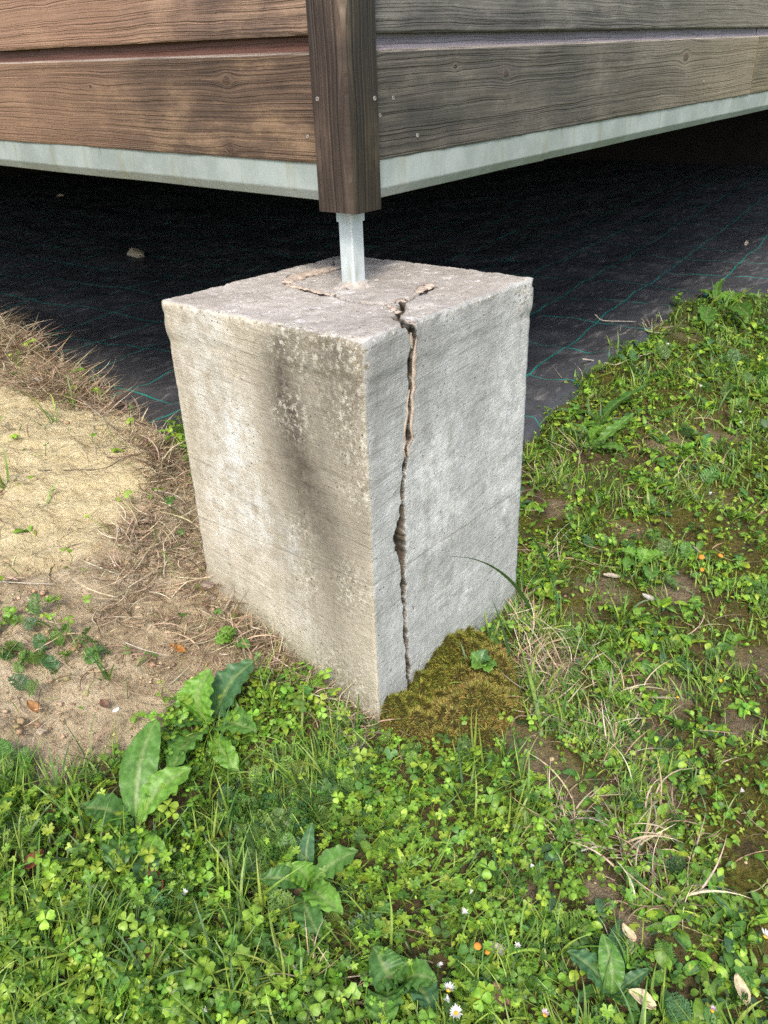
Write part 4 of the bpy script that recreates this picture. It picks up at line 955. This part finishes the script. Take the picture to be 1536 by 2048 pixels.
# thin moss film in the gaps of the turf, thicker round the cushion
moss_c = np.array([np.mean([q[0] for q in MOSS_POLY]), np.mean([q[1] for q in MOSS_POLY])-.02])
P, sc_ = sample(40000, lambda x, y, u, v: (1-f_dirt(x, y))*clump(x, y, 5, 421, -.12, .25)*np.clip(.10+side_r(x, y), 0, 1)*.9*(1-.6*bare_mask(x, y))*(1-f_moss(x, y)) + .8*sst(.24, .12, np.hypot(x-moss_c[0], y-moss_c[1]))*(1-f_dirt(x, y))*(1-f_moss(x, y))*clump(x, y, 18, 431, -.1, .2)); n = len(P)
c0 = tints(n, (.45, .35, .2), .3, (np.array([.17, .165, .028]), np.array([.22, .165, .045]), np.array([.09, .10, .02])))
MB = blades(P, U(n, 0, PI2), U(n, .004, .009)*sc_, U(n, 0, .9), U(n, 0, .9), U(n, .0011, .0018)*sc_, c0*.7, 2, .9, c0*1.2)
tag(obj('moss', mesh('moss', *MB), M_MOSS), 'thin olive brown moss in the gaps of the turf', 'moss', kind='stuff')

# ================================================================== SINGLE PLANTS
def big_leaf(base, tip, width, arch=.02, kind='dandelion', fold=.28, col=(.085, .20, .028), seed=0, droop=.0, n=26, m=5):
    """a leaf from base to tip (world), returned relative to base"""
    r = random.Random(seed); base, tip = np.array(base), np.array(tip); d = tip-base; L = np.linalg.norm(d); d = d/L
    s = np.cross(d, (0, 0, 1.0)); s /= np.linalg.norm(s); up = np.cross(s, d); rl = r.uniform(-.35, .35); s, up = s*math.cos(rl)+up*math.sin(rl), up*math.cos(rl)-s*math.sin(rl)
    V, C, bend = [], [], r.uniform(-.10, .10)
    c = np.array(col); pale = np.array([.30, .40, .15])
    for i in range(n+1):
        t = i/n
        if kind == 'dandelion': w = .07+.93*math.sin(math.pi*min(1, max(0, (t-.06)/.94))**1.25)**.85*(1 if t < .97 else .75); w = max(w, .075 if t < .97 else .02); saw = ((t*7.5+r.uniform(-.04, .04)) % 1); w *= 1-.20*saw*(t > .2)*(t < .96)
        elif kind == 'broad': w = max(.06, math.sin(math.pi*min(1, max(0, (t-.10)/.9))**.9)**.62); saw = (t*13) % 1; w *= 1-.07*saw
        elif kind == 'ovate': w = .10 + .90*math.sin(math.pi*min(1, max(0, (t-.22)/.78))**.95)**.75 if t > .22 else .10
        else: w = .05 + .95*math.sin(math.pi*min(1, t*.96+.04))**.8
        if t > .995: w = .02
        for j in range(-m, m+1):
            q = j/m; hw = width*.5*w
            rip = .09*width*math.sin(t*38+abs(q)*3+j*.0)*abs(q)**1.2*(.5+.6*r.random()) + .03*width*float(vnoise(t*9, q*3, 0, seed))
            p = d*(t*L) + s*(q*hw + bend*L*math.sin(t*math.pi)) + up*(fold*abs(q)*hw + arch*math.sin(t*math.pi*.9) - droop*t*t + rip)
            V.append(p)
            vein = 1.0 if abs(j) == 0 else 0
            side_v = abs(((t*9 - abs(q)*1.1) % 1)-.5) < .09
            cc = c*(.9+.2*r.random())*(1.12 if side_v else 1)
            C.append(cc*(1-.75*vein)+pale*.75*vein if not (w < .12 and kind != 'blade') else c*.4+pale*.6)
    K = 2*m+1; F = []
    for i in range(n):
        for j in range(K-1): a = i*K+j; F += [(a, a+K, a+1), (a+1, a+K, a+K+1)]
    return np.array(V), np.array(F), np.array(C)
def plant(name, centre, leaves, label, cat, kind='dandelion', group=None, seed=0, up=0.0):
    c = on_ground(*centre)
    if up: c = at_z(*centre, c[2]+up)
    e = empty(name, c, label, cat, group)
    for i, (u, v, w, lift, arch, col, *k) in enumerate(leaves):
        g = on_ground(u, v); dist = math.hypot(g[0]-CAM[0], g[1]-CAM[1])
        tip = at_z(u, v, g[2]+lift+up); kd = k[0] if k else kind
        V, F, C = big_leaf(c+np.array([0, 0, .004]), tip, w*1.4, arch, kd, col=col, seed=seed*31+i)
        obj('leaf', mesh('leaf', V+np.array([0, 0, .004]), F, C), M_LEAF, e)
    return e
gA, gB, gC, gD = (.120, .270, .052), (.175, .365, .052), (.085, .205, .046), (.080, .190, .078)
plant('dandelion_plant', (275, 1668), [(312, 1440, .036, .045, .02, gA, 'broad'), (388, 1538, .034, .05, .025, gB), (180, 1662, .020, .02, .012, gB), (155, 1622, .034, .022, .02, gC), (228, 1750, .038, .02, .015, gC), (338, 1722, .026, .03, .015, gB), (290, 1790, .030, .012, .012, gD), (262, 1705, .022, .02, .012, gA)], 'large dandelion rosette with a tall upright leaf, left foreground', 'dandelion', seed=1)
plant('dandelion_plant', (425, 1462), [(430, 1335, .046, .055, .03, gB, 'broad'), (512, 1325, .040, .045, .02, gD, 'broad'), (516, 1470, .036, .03, .02, gA, 'broad'), (350, 1398, .016, .035, .01, gB), (345, 1555, .038, .03, .02, gA, 'broad'), (480, 1545, .028, .02, .015, gB), (345, 1455, .024, .02, .012, gC)], 'broad leaved dandelion beside the left foot of the pier', 'dandelion', seed=2)
plant('dandelion_plant', (617, 1782), [(512, 1762, .022, .03, .02, gC), (575, 1728, .024, .035, .02, gB, 'broad'), (550, 1732, .016, .03, .015, gB, 'broad'), (722, 1706, .030, .04, .025, gA), (645, 1885, .028, .028, .02, gC), (690, 1838, .028, .035, .022, gB), (625, 1645, .015, .045, .01, gD, 'lance')], 'small dandelion rosette in the middle of the foreground turf', 'dandelion', seed=3)
plant('dandelion_plant', (800, 1985), [(835, 1925, .030, .035, .02, gA), (745, 1892, .030, .03, .02, gC, 'broad'), (880, 1968, .030, .03, .02, gA), (770, 2070, .038, .02, .02, gA), (865, 2040, .030, .02, .02, gD, 'broad'), (735, 1975, .028, .02, .02, gC)], 'dandelion rosette at the bottom edge, left of the daisies', 'dandelion', seed=4)
plant('dandelion_plant', (1283, 1135), [(1240, 1105, .030, .03, .012, gB), (1330, 1110, .030, .025, .012, gB), (1300, 1165, .026, .02, .012, gA), (1245, 1140, .022, .02, .012, gA), (1275, 1095, .024, .03, .012, gB)], 'bright green dandelion rosette in thin turf right of the pier', 'dandelion', seed=5)
plant('plantain_plant', (1222, 1995), [(1240, 1840, .017, .012, .008, gD), (1130, 1905, .022, .03, .012, gD, 'lance'), (1205, 1865, .020, .045, .012, gA, 'lance'), (1300, 1940, .012, .02, .008, gD, 'lance'), (1150, 2010, .012, .015, .008, gC, 'lance'), (1280, 2030, .014, .015, .008, gC, 'lance')], 'grey green rosette with narrow leaves between the pale fallen leaves', 'plantain', 'lance', seed=6)
plant('seedling', (962, 1338), [(940, 1305, .020, .032, .006, gA), (950, 1342, .018, .02, .006, gB), (978, 1348, .016, .018, .006, gB), (985, 1320, .018, .022, .006, gA), (972, 1298, .016, .034, .006, gD), (995, 1335, .014, .018, .006, gA)], 'small seedling with oval leaves growing out of the moss by the pier', 'seedling', 'ovate', seed=7, up=.034)
plant('broadleaf_weed', (1180, 900), [(1215, 855, .035, .05, .02, gB, 'broad'), (1270, 830, .022, .06, .02, gA, 'lance'), (1140, 850, .016, .06, .02, gA, 'lance'), (1250, 905, .03, .02, .01, gA, 'broad'), (1300, 770, .03, .05, .01, gC, 'broad')], 'weed with rounded bright leaves at the edge of the black cloth', 'weed', seed=8)
plant('broadleaf_weed', (1440, 620), [(1400, 585, .05, .06, .02, gB, 'ovate'), (1470, 590, .05, .05, .02, gB, 'ovate'), (1500, 640, .05, .05, .02, gA, 'ovate'), (1415, 655, .05, .02, .02, gA, 'ovate'), (1450, 560, .025, .10, .02, gA, 'lance')], 'leafy weed on the bare hump where the black cloth ends', 'weed', seed=9)
plant('broadleaf_weed', (465, 1290), [(435, 1262, .022, .02, .01, gB, 'ovate'), (475, 1270, .022, .02, .01, gA, 'ovate'), (430, 1292, .022, .015, .01, gB, 'ovate'), (500, 1300, .018, .01, .01, gA, 'ovate')], 'little weed with four oval leaves in the dry straw', 'weed', seed=10)
# long single blades of grass
def long_blade(pts, w, col, label, n=26):
    P = smooth_path(pts, n); b = P[0].copy(); T = np.gradient(P, axis=0); T = unit(T); view = unit(CAM-P); s = unit(np.cross(T, np.array([.35, .25, .9]))); V, C = [], []
    for i in range(n):
        t = i/(n-1); ww = w*.5*min(1, .5+t*3)*(1-t**3)**.8+.0002; up = np.cross(s[i], T[i])
        for q in (-1, 0, 1): V.append(P[i]-b+s[i]*q*ww+up*abs(q)*ww*.35); C.append(np.array(col)*(1.2 if q == 0 else 1))
    F = [f for i in range(n-1) for k in (0, 1) for f in ((i*3+k, i*3+3+k, i*3+k+1), (i*3+k+1, i*3+3+k, i*3+4+k))]
    o = obj('grass_blade', mesh('grass_blade', np.array(V), np.array(F), np.array(C)), M_LEAF, loc=b)
    return tag(o, label, 'grass blade', 'long grass blades by the pier')
g0 = on_ground(1068, 1235)
long_blade([g0, at_y(1040, 1185, -.045), at_y(1000, 1145, -.06), at_y(950, 1120, -.07), at_y(888, 1111, -.085)], .0085, (.06, .15, .045), 'long dark grass blade arching left across the face of the pier')
long_blade([on_ground(1035, 1405), at_y(1020, 1320, -.09), at_y(1005, 1255, -.09), at_y(985, 1200, -.085)], .0045, (.07, .16, .08), 'upright blue green grass blade in front of the right base of the pier')
long_blade([on_ground(1130, 1250), at_y(1100, 1150, -.05), at_y(1075, 1090, -.05), at_y(1045, 1060, -.05)], .005, (.06, .16, .06), 'grass blade leaning against the right edge of the pier')
long_blade([on_ground(1085, 1470), on_ground(1060, 1405)+np.array([0, 0, .04]), on_ground(1040, 1345)+np.array([0, 0, .05])], .006, (.22, .33, .07), 'pale green stalk at the right side of the moss cushion')
long_blade([on_ground(712, 1470), at_x(716, 1420, -.03), at_x(718, 1385, -.035)], .0035, (.14, .24, .05), 'short upright grass blade before the front edge of the pier')

# ---- daisies
M_PETAL = mat('white_petal'); out((.80, .78, .76), .6, spec=.3, trans=.25)
M_PINKP = mat('pink_tipped_petal'); out((.72, .55, .66), .6, spec=.3, trans=.25)
M_DISC = mat('yellow_disc'); _n = voro(geo('Position'), 900); out(mix(_n, (.80, .48, .02), (.45, .24, .01)), .8, bump(_n, .6, .0006))
M_ODISC = mat('orange_disc'); _n = voro(geo('Position'), 900); out(mix(_n, (.72, .30, .03), (.40, .15, .02)), .8, bump(_n, .6, .0006))
def dome(r, h, k=10, rings=3):
    V = [(0, 0, h)]
    for i in range(1, rings+1):
        a = i/rings*math.pi/2
        for j in range(k): t = j*PI2/k; V.append((r*math.sin(a)*math.cos(t), r*math.sin(a)*math.sin(t), h*math.cos(a)))
    F = [(0, 1+j, 1+(j+1) % k) for j in range(k)]
    for i in range(rings-1):
        for j in range(k): a, b = 1+i*k+j, 1+i*k+(j+1) % k; F += [(a, a+k, b), (b, a+k, b+k)]
    return np.array(V), np.array(F)
def petals(r, n, open_, seed):
    rr = random.Random(seed); parts = []
    for k in range(n):
        v, f, s = t_leaf(lambda t: .13*math.sin(min(1, t*.9+.08)*math.pi)**.6, 3, .3, .05); a = open_*rr.uniform(.8, 1.2); v = v*r*rr.uniform(.85, 1.1); v[:, 0] += r*.18
        c, sn = math.cos(a), math.sin(a); v = np.stack([v[:, 0]*c-v[:, 2]*sn, v[:, 1], v[:, 0]*sn+v[:, 2]*c], 1); parts.append((rotz(v, k*PI2/n+rr.uniform(-.15, .15)), f))
    return merge(parts)
def daisy(u, v, kind, hgt, label, r=.006, seed=0, grp='daisies in the turf'):
    g = on_ground(u, v); top = at_z(u, v, g[2]+hgt); base = on_ground(u+random.Random(seed).uniform(-8, 8), v+30); base[:2] = top[:2]*.8+base[:2]*.2; base[2] = float(ground_h(base[0], base[1]))
    e = empty('daisy', base, label, 'daisy', grp); tp = top-base
    V, F = tube(smooth_path([(0, 0, 0), tp*np.array([.3, .3, .6]), tp], 7), .0007, 5); obj('stem', mesh('stem', V, F, np.tile(np.array([.12, .22, .05]), (len(V), 1))), M_LEAF, e)
    rr = random.Random(seed); rot = (rr.uniform(-.5, .5), rr.uniform(-.5, .5), rr.uniform(0, 6))
    if kind in ('white', 'pink', 'open'):
        V, F = petals(r*(1.25 if kind == 'open' else 1), 15, .75 if kind == 'open' else 1.15, seed); obj('petals', mesh('petals', V, F), M_PINKP if kind == 'pink' else M_PETAL, e, tp, rot)
    if kind != 'white':
        V, F = dome(r*(.42 if kind != 'orange' else .75), r*(.4 if kind != 'orange' else .38)); obj('disc', mesh('disc', V, F), M_ODISC if kind == 'orange' else M_DISC, e, tuple(tp+np.array([0, 0, r*.15])), rot)
    V, F = dome(r*.4, r*.45, 8, 2); V[:, 2] *= -1; obj('calyx', mesh('calyx', V, F[:, ::-1].copy(), np.tile(np.array([.08, .17, .03]), (len(V), 1))), M_LEAF, e, tp, rot)
DA = [(924, 1828, 'white', .05, 'closed white daisy, upper one of the pair in the centre foreground', .0075), (939, 1788, 'white', .045, 'tiny white daisy bud just above the centre foreground pair', .005), (1035, 1893, 'white', .045, 'closed white daisy right of the two orange daisy heads', .006), (876, 1932, 'white', .05, 'closed white daisy left of the two orange daisy heads', .007),
      (955, 1893, 'orange', .04, 'petalless orange daisy head, left of the close pair', .006), (975, 1904, 'orange', .035, 'petalless orange daisy head, right of the close pair', .005), (897, 1982, 'open', .045, 'half open daisy with yellow disc near the bottom edge, topmost of its cluster', .0065), (899, 2008, 'white', .04, 'closed white daisy in the middle of the bottom edge cluster', .0075), (912, 2028, 'open', .045, 'daisy with bright yellow disc and white petals, lowest of the bottom edge cluster', .0075),
      (957, 1995, 'pink', .04, 'pink tipped daisy right of the bottom edge cluster', .0055), (950, 2014, 'yellow', .035, 'small yellow daisy disc below the pink tipped daisy', .006), (1090, 2030, 'pink', .035, 'pale pink daisy at the bottom edge right of the centre', .0065), (1480, 1585, 'white', .03, 'small white daisy at the right edge, alone in the turf', .006), (368, 1788, 'white', .05, 'closed white daisy in the clover of the left foreground', .0065), (415, 2024, 'white', .04, 'closed white daisy in clover at the bottom left', .0055),
      (1401, 776, 'white', .04, 'small white flower, highest up the slope right of the black cloth', .008), (1419, 990, 'white', .03, 'small white flower in turf right of the pier, half way up', .007), (1481, 826, 'white', .03, 'small white flower near the right edge, upper of two', .006), (1483, 848, 'white', .03, 'small white flower near the right edge, lower of two', .006), (1403, 1115, 'orange', .03, 'orange flower head right of the pier, left of two', .008), (1441, 1112, 'orange', .03, 'orange flower head right of the pier, right of two', .008),
      (1404, 1140, 'orange', .02, 'small orange flower head below the pair right of the pier', .006), (1441, 1362, 'yellow', .03, 'small yellow flower at the right, upper of two', .008), (1355, 1396, 'yellow', .025, 'small yellow flower at the right, lower of two', .006), (1060, 1735, 'white', .03, 'tiny white flower in turf below the moss cushion, right of centre', .005), (1162, 1703, 'white', .03, 'tiny white flower amid dry grass, lower right of the moss cushion', .005), (1424, 2022, 'pink', .03, 'tiny pink flower at the bottom right', .0055), (1530, 1875, 'open', .03, 'half open white daisy at the right edge near the bottom', .007)]
for i, (u, v, k, h, lb, r) in enumerate(DA): daisy(u, v, k, h, lb, r, i+1)

# ---- fallen leaves
def dead_leaf(u, v, L, W, ang, col, label, lift=.012, seed=0, tilt=.3, curl=.3):
    r = random.Random(seed); g = on_ground(u, v); p = at_z(u, v, g[2]+lift); n, m = 12, 3; V, C = [], []
    for i in range(n+1):
        t = i/n; w = W*.5*max(.02, math.sin(math.pi*min(1, t**.85*.98+.01))**.75)
        for j in range(-m, m+1):
            q = j/m; V.append(((t-.5)*L, q*w+.05*W*math.sin(t*7+seed), curl*W*(q*q-.3)*.8+curl*L*.35*(t-.5)**2+.03*W*r.uniform(-1, 1))); C.append(np.array(col)*(.82+.3*r.random())*(.75 if j == 0 else 1)*(.8 if abs(q) > .9 and r.random() < .4 else 1))
    K = 2*m+1; F = np.array([f for i in range(n) for j in range(K-1) for f in ((i*K+j, (i+1)*K+j, i*K+j+1), (i*K+j+1, (i+1)*K+j, (i+1)*K+j+1))])
    o = obj('fallen_leaf', mesh('fallen_leaf', np.array(V), F, np.array(C)), M_DRY, loc=p, rot=(r.uniform(-tilt, tilt), r.uniform(-tilt, tilt)-.25, ang)); sm = o.modifiers.new('thickness', 'SOLIDIFY'); sm.thickness = .0004
    return tag(o, label, 'fallen leaf', 'fallen leaves on the ground')
cBe, cBr, cOr, cGr, cRd = (.66, .55, .36), (.21, .095, .05), (.42, .19, .055), (.42, .37, .30), (.22, .075, .04)
for i, (u, v, L, W, a, c, lb) in enumerate([(1283, 1997, .032, .017, 1.9, cBe, 'pale cream fallen leaf at the bottom right, upright and oval'), (1482, 1979, .032, .015, .7, cBe, 'pale cream fallen leaf nearest the bottom right corner'), (1256, 1866, .022, .013, 1.2, cBe, 'small cream fallen leaf above the grey green rosette, upper of two'), (1258, 1894, .018, .011, .2, (.58, .46, .33), 'small buff fallen leaf above the grey green rosette, lower of two'), (990, 1897, .028, .014, 2.2, (.48, .47, .36), 'grey green withered leaf beside the orange daisy heads'),
        (312, 1765, .042, .020, 1.2, cBr, 'glossy brown fallen leaf below the large dandelion rosette'), (356, 1297, .034, .013, 1.7, cOr, 'orange brown fallen leaf standing in the dry straw'), (66, 1414, .026, .016, 1.6, (.38, .20, .09), 'brown fallen leaf at the left edge on bare soil'), (209, 1408, .022, .013, 1.4, (.20, .12, .085), 'small dark brown leaf lying on bare soil'), (68, 1720, .030, .018, .3, cRd, 'red brown leaf in clover at the left edge'), (488, 1945, .034, .012, 1.2, cRd, 'rust red leaf stuck upright in the clover near the bottom'), (300, 1902, .022, .016, .4, (.30, .16, .08), 'brown leaf sunk in the clover below the brown leaf of the large rosette'),
        (1223, 1152, .034, .014, 2.1, cGr, 'grey fallen leaf right of the pier, left of two'), (1298, 1196, .030, .014, 1.5, (.48, .45, .43), 'grey fallen leaf right of the pier, right of two'), (296, 1705, .020, .008, 1.6, (.60, .50, .45), 'slender pink white leaf beside the large dandelion rosette'), (228, 1607, .018, .011, 2.2, (.60, .50, .40), 'pale dry leaf left of the large dandelion rosette'), (1000, 1990, .028, .018, 1.4, (.24, .15, .11), 'dull brown leaf between the bottom daisies and the cream leaf'), (738, 1890, .0, .0, 0, cBr, ''), (660, 1195, .0, .0, 0, cBr, ''), (1493, 487, .045, .018, 0.2, (.6, .55, .48), 'pale leaf lying on the bright far part of the black cloth')]):
    if L: dead_leaf(u, v, L, W, a, c, lb, seed=i+1, lift=.07 if u == 1493 else (.018 if v > 1600 else .008))

# ---- stones
def make_stone_mat(name, a, b): m = mat(name); n = noise(objc(), 60, 5, .65); f = noise(objc(), 330, 4, .7); out(mix(mapr(n+f*.4, .4, .95), a, b), .9, bump(n+f*.5, .7, .002), spec=.25); return m
M_ST1, M_ST2, M_ST3 = make_stone_mat('tan_stone', (.30, .24, .16), (.55, .47, .36)), make_stone_mat('white_stone', (.50, .48, .45), (.75, .73, .70)), make_stone_mat('brown_stone', (.20, .15, .12), (.36, .29, .24))
def stone(u, v, r, m, label, zofs=None, seed=0, flat=.7):
    if zofs is None: c = on_ground(u, v)
    else: c = at_z(u, v, zofs); c[2] = float(cloth_h(c[0], c[1]))
    V, F, _ = t_crumb(seed)
    for _ in range(2):                                     # split each face, then wobble
        mid = {}; V = list(map(np.array, V)); NF = []
        for f in F:
            ids_ = []
            for a, b in ((f[0], f[1]), (f[1], f[2]), (f[2], f[0])):
                k = (min(a, b), max(a, b))
                if k not in mid: mid[k] = len(V); V.append((V[a]+V[b])/2*1.03)
                ids_.append(mid[k])
            NF += [(f[0], ids_[0], ids_[2]), (f[1], ids_[1], ids_[0]), (f[2], ids_[2], ids_[1]), tuple(ids_)]
        F = np.array(NF); V = np.array(V)
    V = V*(1+.18*fbm(V[:, 0]*2+seed, V[:, 1]*2, V[:, 2]*2, 3, seed)[:, None])*r*np.array([1, 1, flat])
    o = obj('stone', mesh('stone', V, F), m, loc=c+np.array([0, 0, r*flat*.25]), rot=(0, 0, seed*1.3)); return tag(o, label, 'stone', 'stones lying about')
for i, a in enumerate([(275, 517, .066, M_ST1, 'rough tan lump of earth on the black cloth left of the pier', .06), (122, 395, .042, M_ST1, 'small pale stone far back on the dark cloth at the left', .06), (77, 762, .017, M_ST2, 'white stone in dry grass at the edge of the bank'), (418, 1172, .015, M_ST3, 'rounded brown stone against the left corner of the pier'), (424, 1197, .014, M_ST3, 'brown stone just below the one at the left corner of the pier'), (8, 655, .018, M_ST1, 'tan stone at the left edge beside the black cloth'),
        (236, 1061, .008, M_ST2, 'pale pebble on the bank above the straw'), (268, 1038, .0065, M_ST2, 'white pebble highest on the bank above the straw'), (82, 1465, .008, M_ST1, 'tan pebble on bare soil near the left edge'), (232, 1420, .0065, M_ST2, 'white pebble beside the small dark brown leaf'), (20, 1607, .012, M_ST1, 'pale clod at the left edge where turf begins'), (52, 1590, .0075, M_ST2, 'pale pebble next to the clod at the left edge'), (115, 1590, .006, M_ST1, 'small pebble on soil above the clover at the left'), (66, 890, .007, M_ST3, 'small dark stone on the yellow sand, left one'), (97, 889, .005, M_ST3, 'tiny dark stone on the yellow sand, right one'), (1335, 692, .020, M_ST2, 'white stone at the ragged edge of the cloth right of the pier')]):
    stone(*a[:5], a[5] if len(a) > 5 else None, seed=i+3, flat=.95 if i == 0 else .7)
# ---- twigs and stalks
M_TWIG = make_stone_mat('dry_stalk', (.30, .25, .19), (.55, .50, .42)); M_DARKTWIG = make_stone_mat('dark_twig', (.05, .04, .03), (.12, .09, .07))
def twig(px, rad, m, label, lift=None, on_cloth=False):
    pts = []
    for k, q in enumerate(px):
        u, v = q[:2]; dz = q[2] if len(q) > 2 else .004
        if on_cloth:
            z = .07
            for _ in range(6): a = at_z(u, v, z); z = max(float(cloth_h(a[0], a[1])), float(ground_h(a[0], a[1]))) + dz
            pts.append(at_z(u, v, z))
        else:
            g = on_ground(u, v); pts.append(at_z(u, v, g[2]+dz))
    P = smooth_path(pts, 18); b = P[0].copy(); V, F = tube(P-b, np.linspace(rad, rad*.55, 18), 6)
    return tag(obj('twig', mesh('twig', V, F), m, loc=b), label, 'twig', 'dry twigs and stalks')
twig([(1190, 629, .05), (1203, 640, .03), (1225, 642, .02), (1272, 643, .01)], .0026, M_TWIG, 'pale curved stalk lying on the cloth, upper of two, right of the pier', on_cloth=True)
twig([(1166, 718, .03), (1200, 723, .02), (1232, 729, .01), (1262, 717, .012), (1310, 704, .02)], .0024, M_TWIG, 'pale kinked stalk on the cloth, lower of two, right of the pier', on_cloth=True)
twig([(1285, 645, .04), (1295, 662, .02), (1330, 666, .02)], .002, M_TWIG, 'short bent stalk by the dry tuft on the cloth edge', on_cloth=True)
twig([(76, 940, .004), (150, 940, .004), (210, 936, .006), (250, 915, .006), (305, 903, .004)], .0011, M_DARKTWIG, 'thin dark wiry twig lying across the sandy bank')
twig([(186, 825, .02), (187, 870, .02), (192, 918, .01)], .0011, M_TWIG, 'upright dry stalk on the bank crest')
twig([(135, 735, .05), (128, 765, .03), (115, 790, .01)], .0016, M_TWIG, 'dry stalk sticking up over the cloth edge at the left')
twig([(140, 770, .01), (200, 815, .012), (260, 855, .012), (310, 890, .01)], .0022, M_TWIG, 'long dry root running along the bank beside the cloth, upper')
twig([(150, 790, .01), (205, 835, .012), (255, 885, .012), (280, 905, .01)], .0018, M_TWIG, 'long dry root running along the bank beside the cloth, lower')
twig([(300, 978, .01), (350, 990, .012), (375, 1010, .01)], .0012, M_TWIG, 'short twig against the left edge of the pier')
twig([(0, 1163, .004), (50, 1166, .006), (110, 1168, .004)], .0012, M_TWIG, 'straight dry stalk on the bank at the left edge')
twig([(250, 1285, .012), (290, 1300, .02), (340, 1312, .014)], .0010, M_TWIG, 'thin stalk lying in the straw left of the orange leaf')
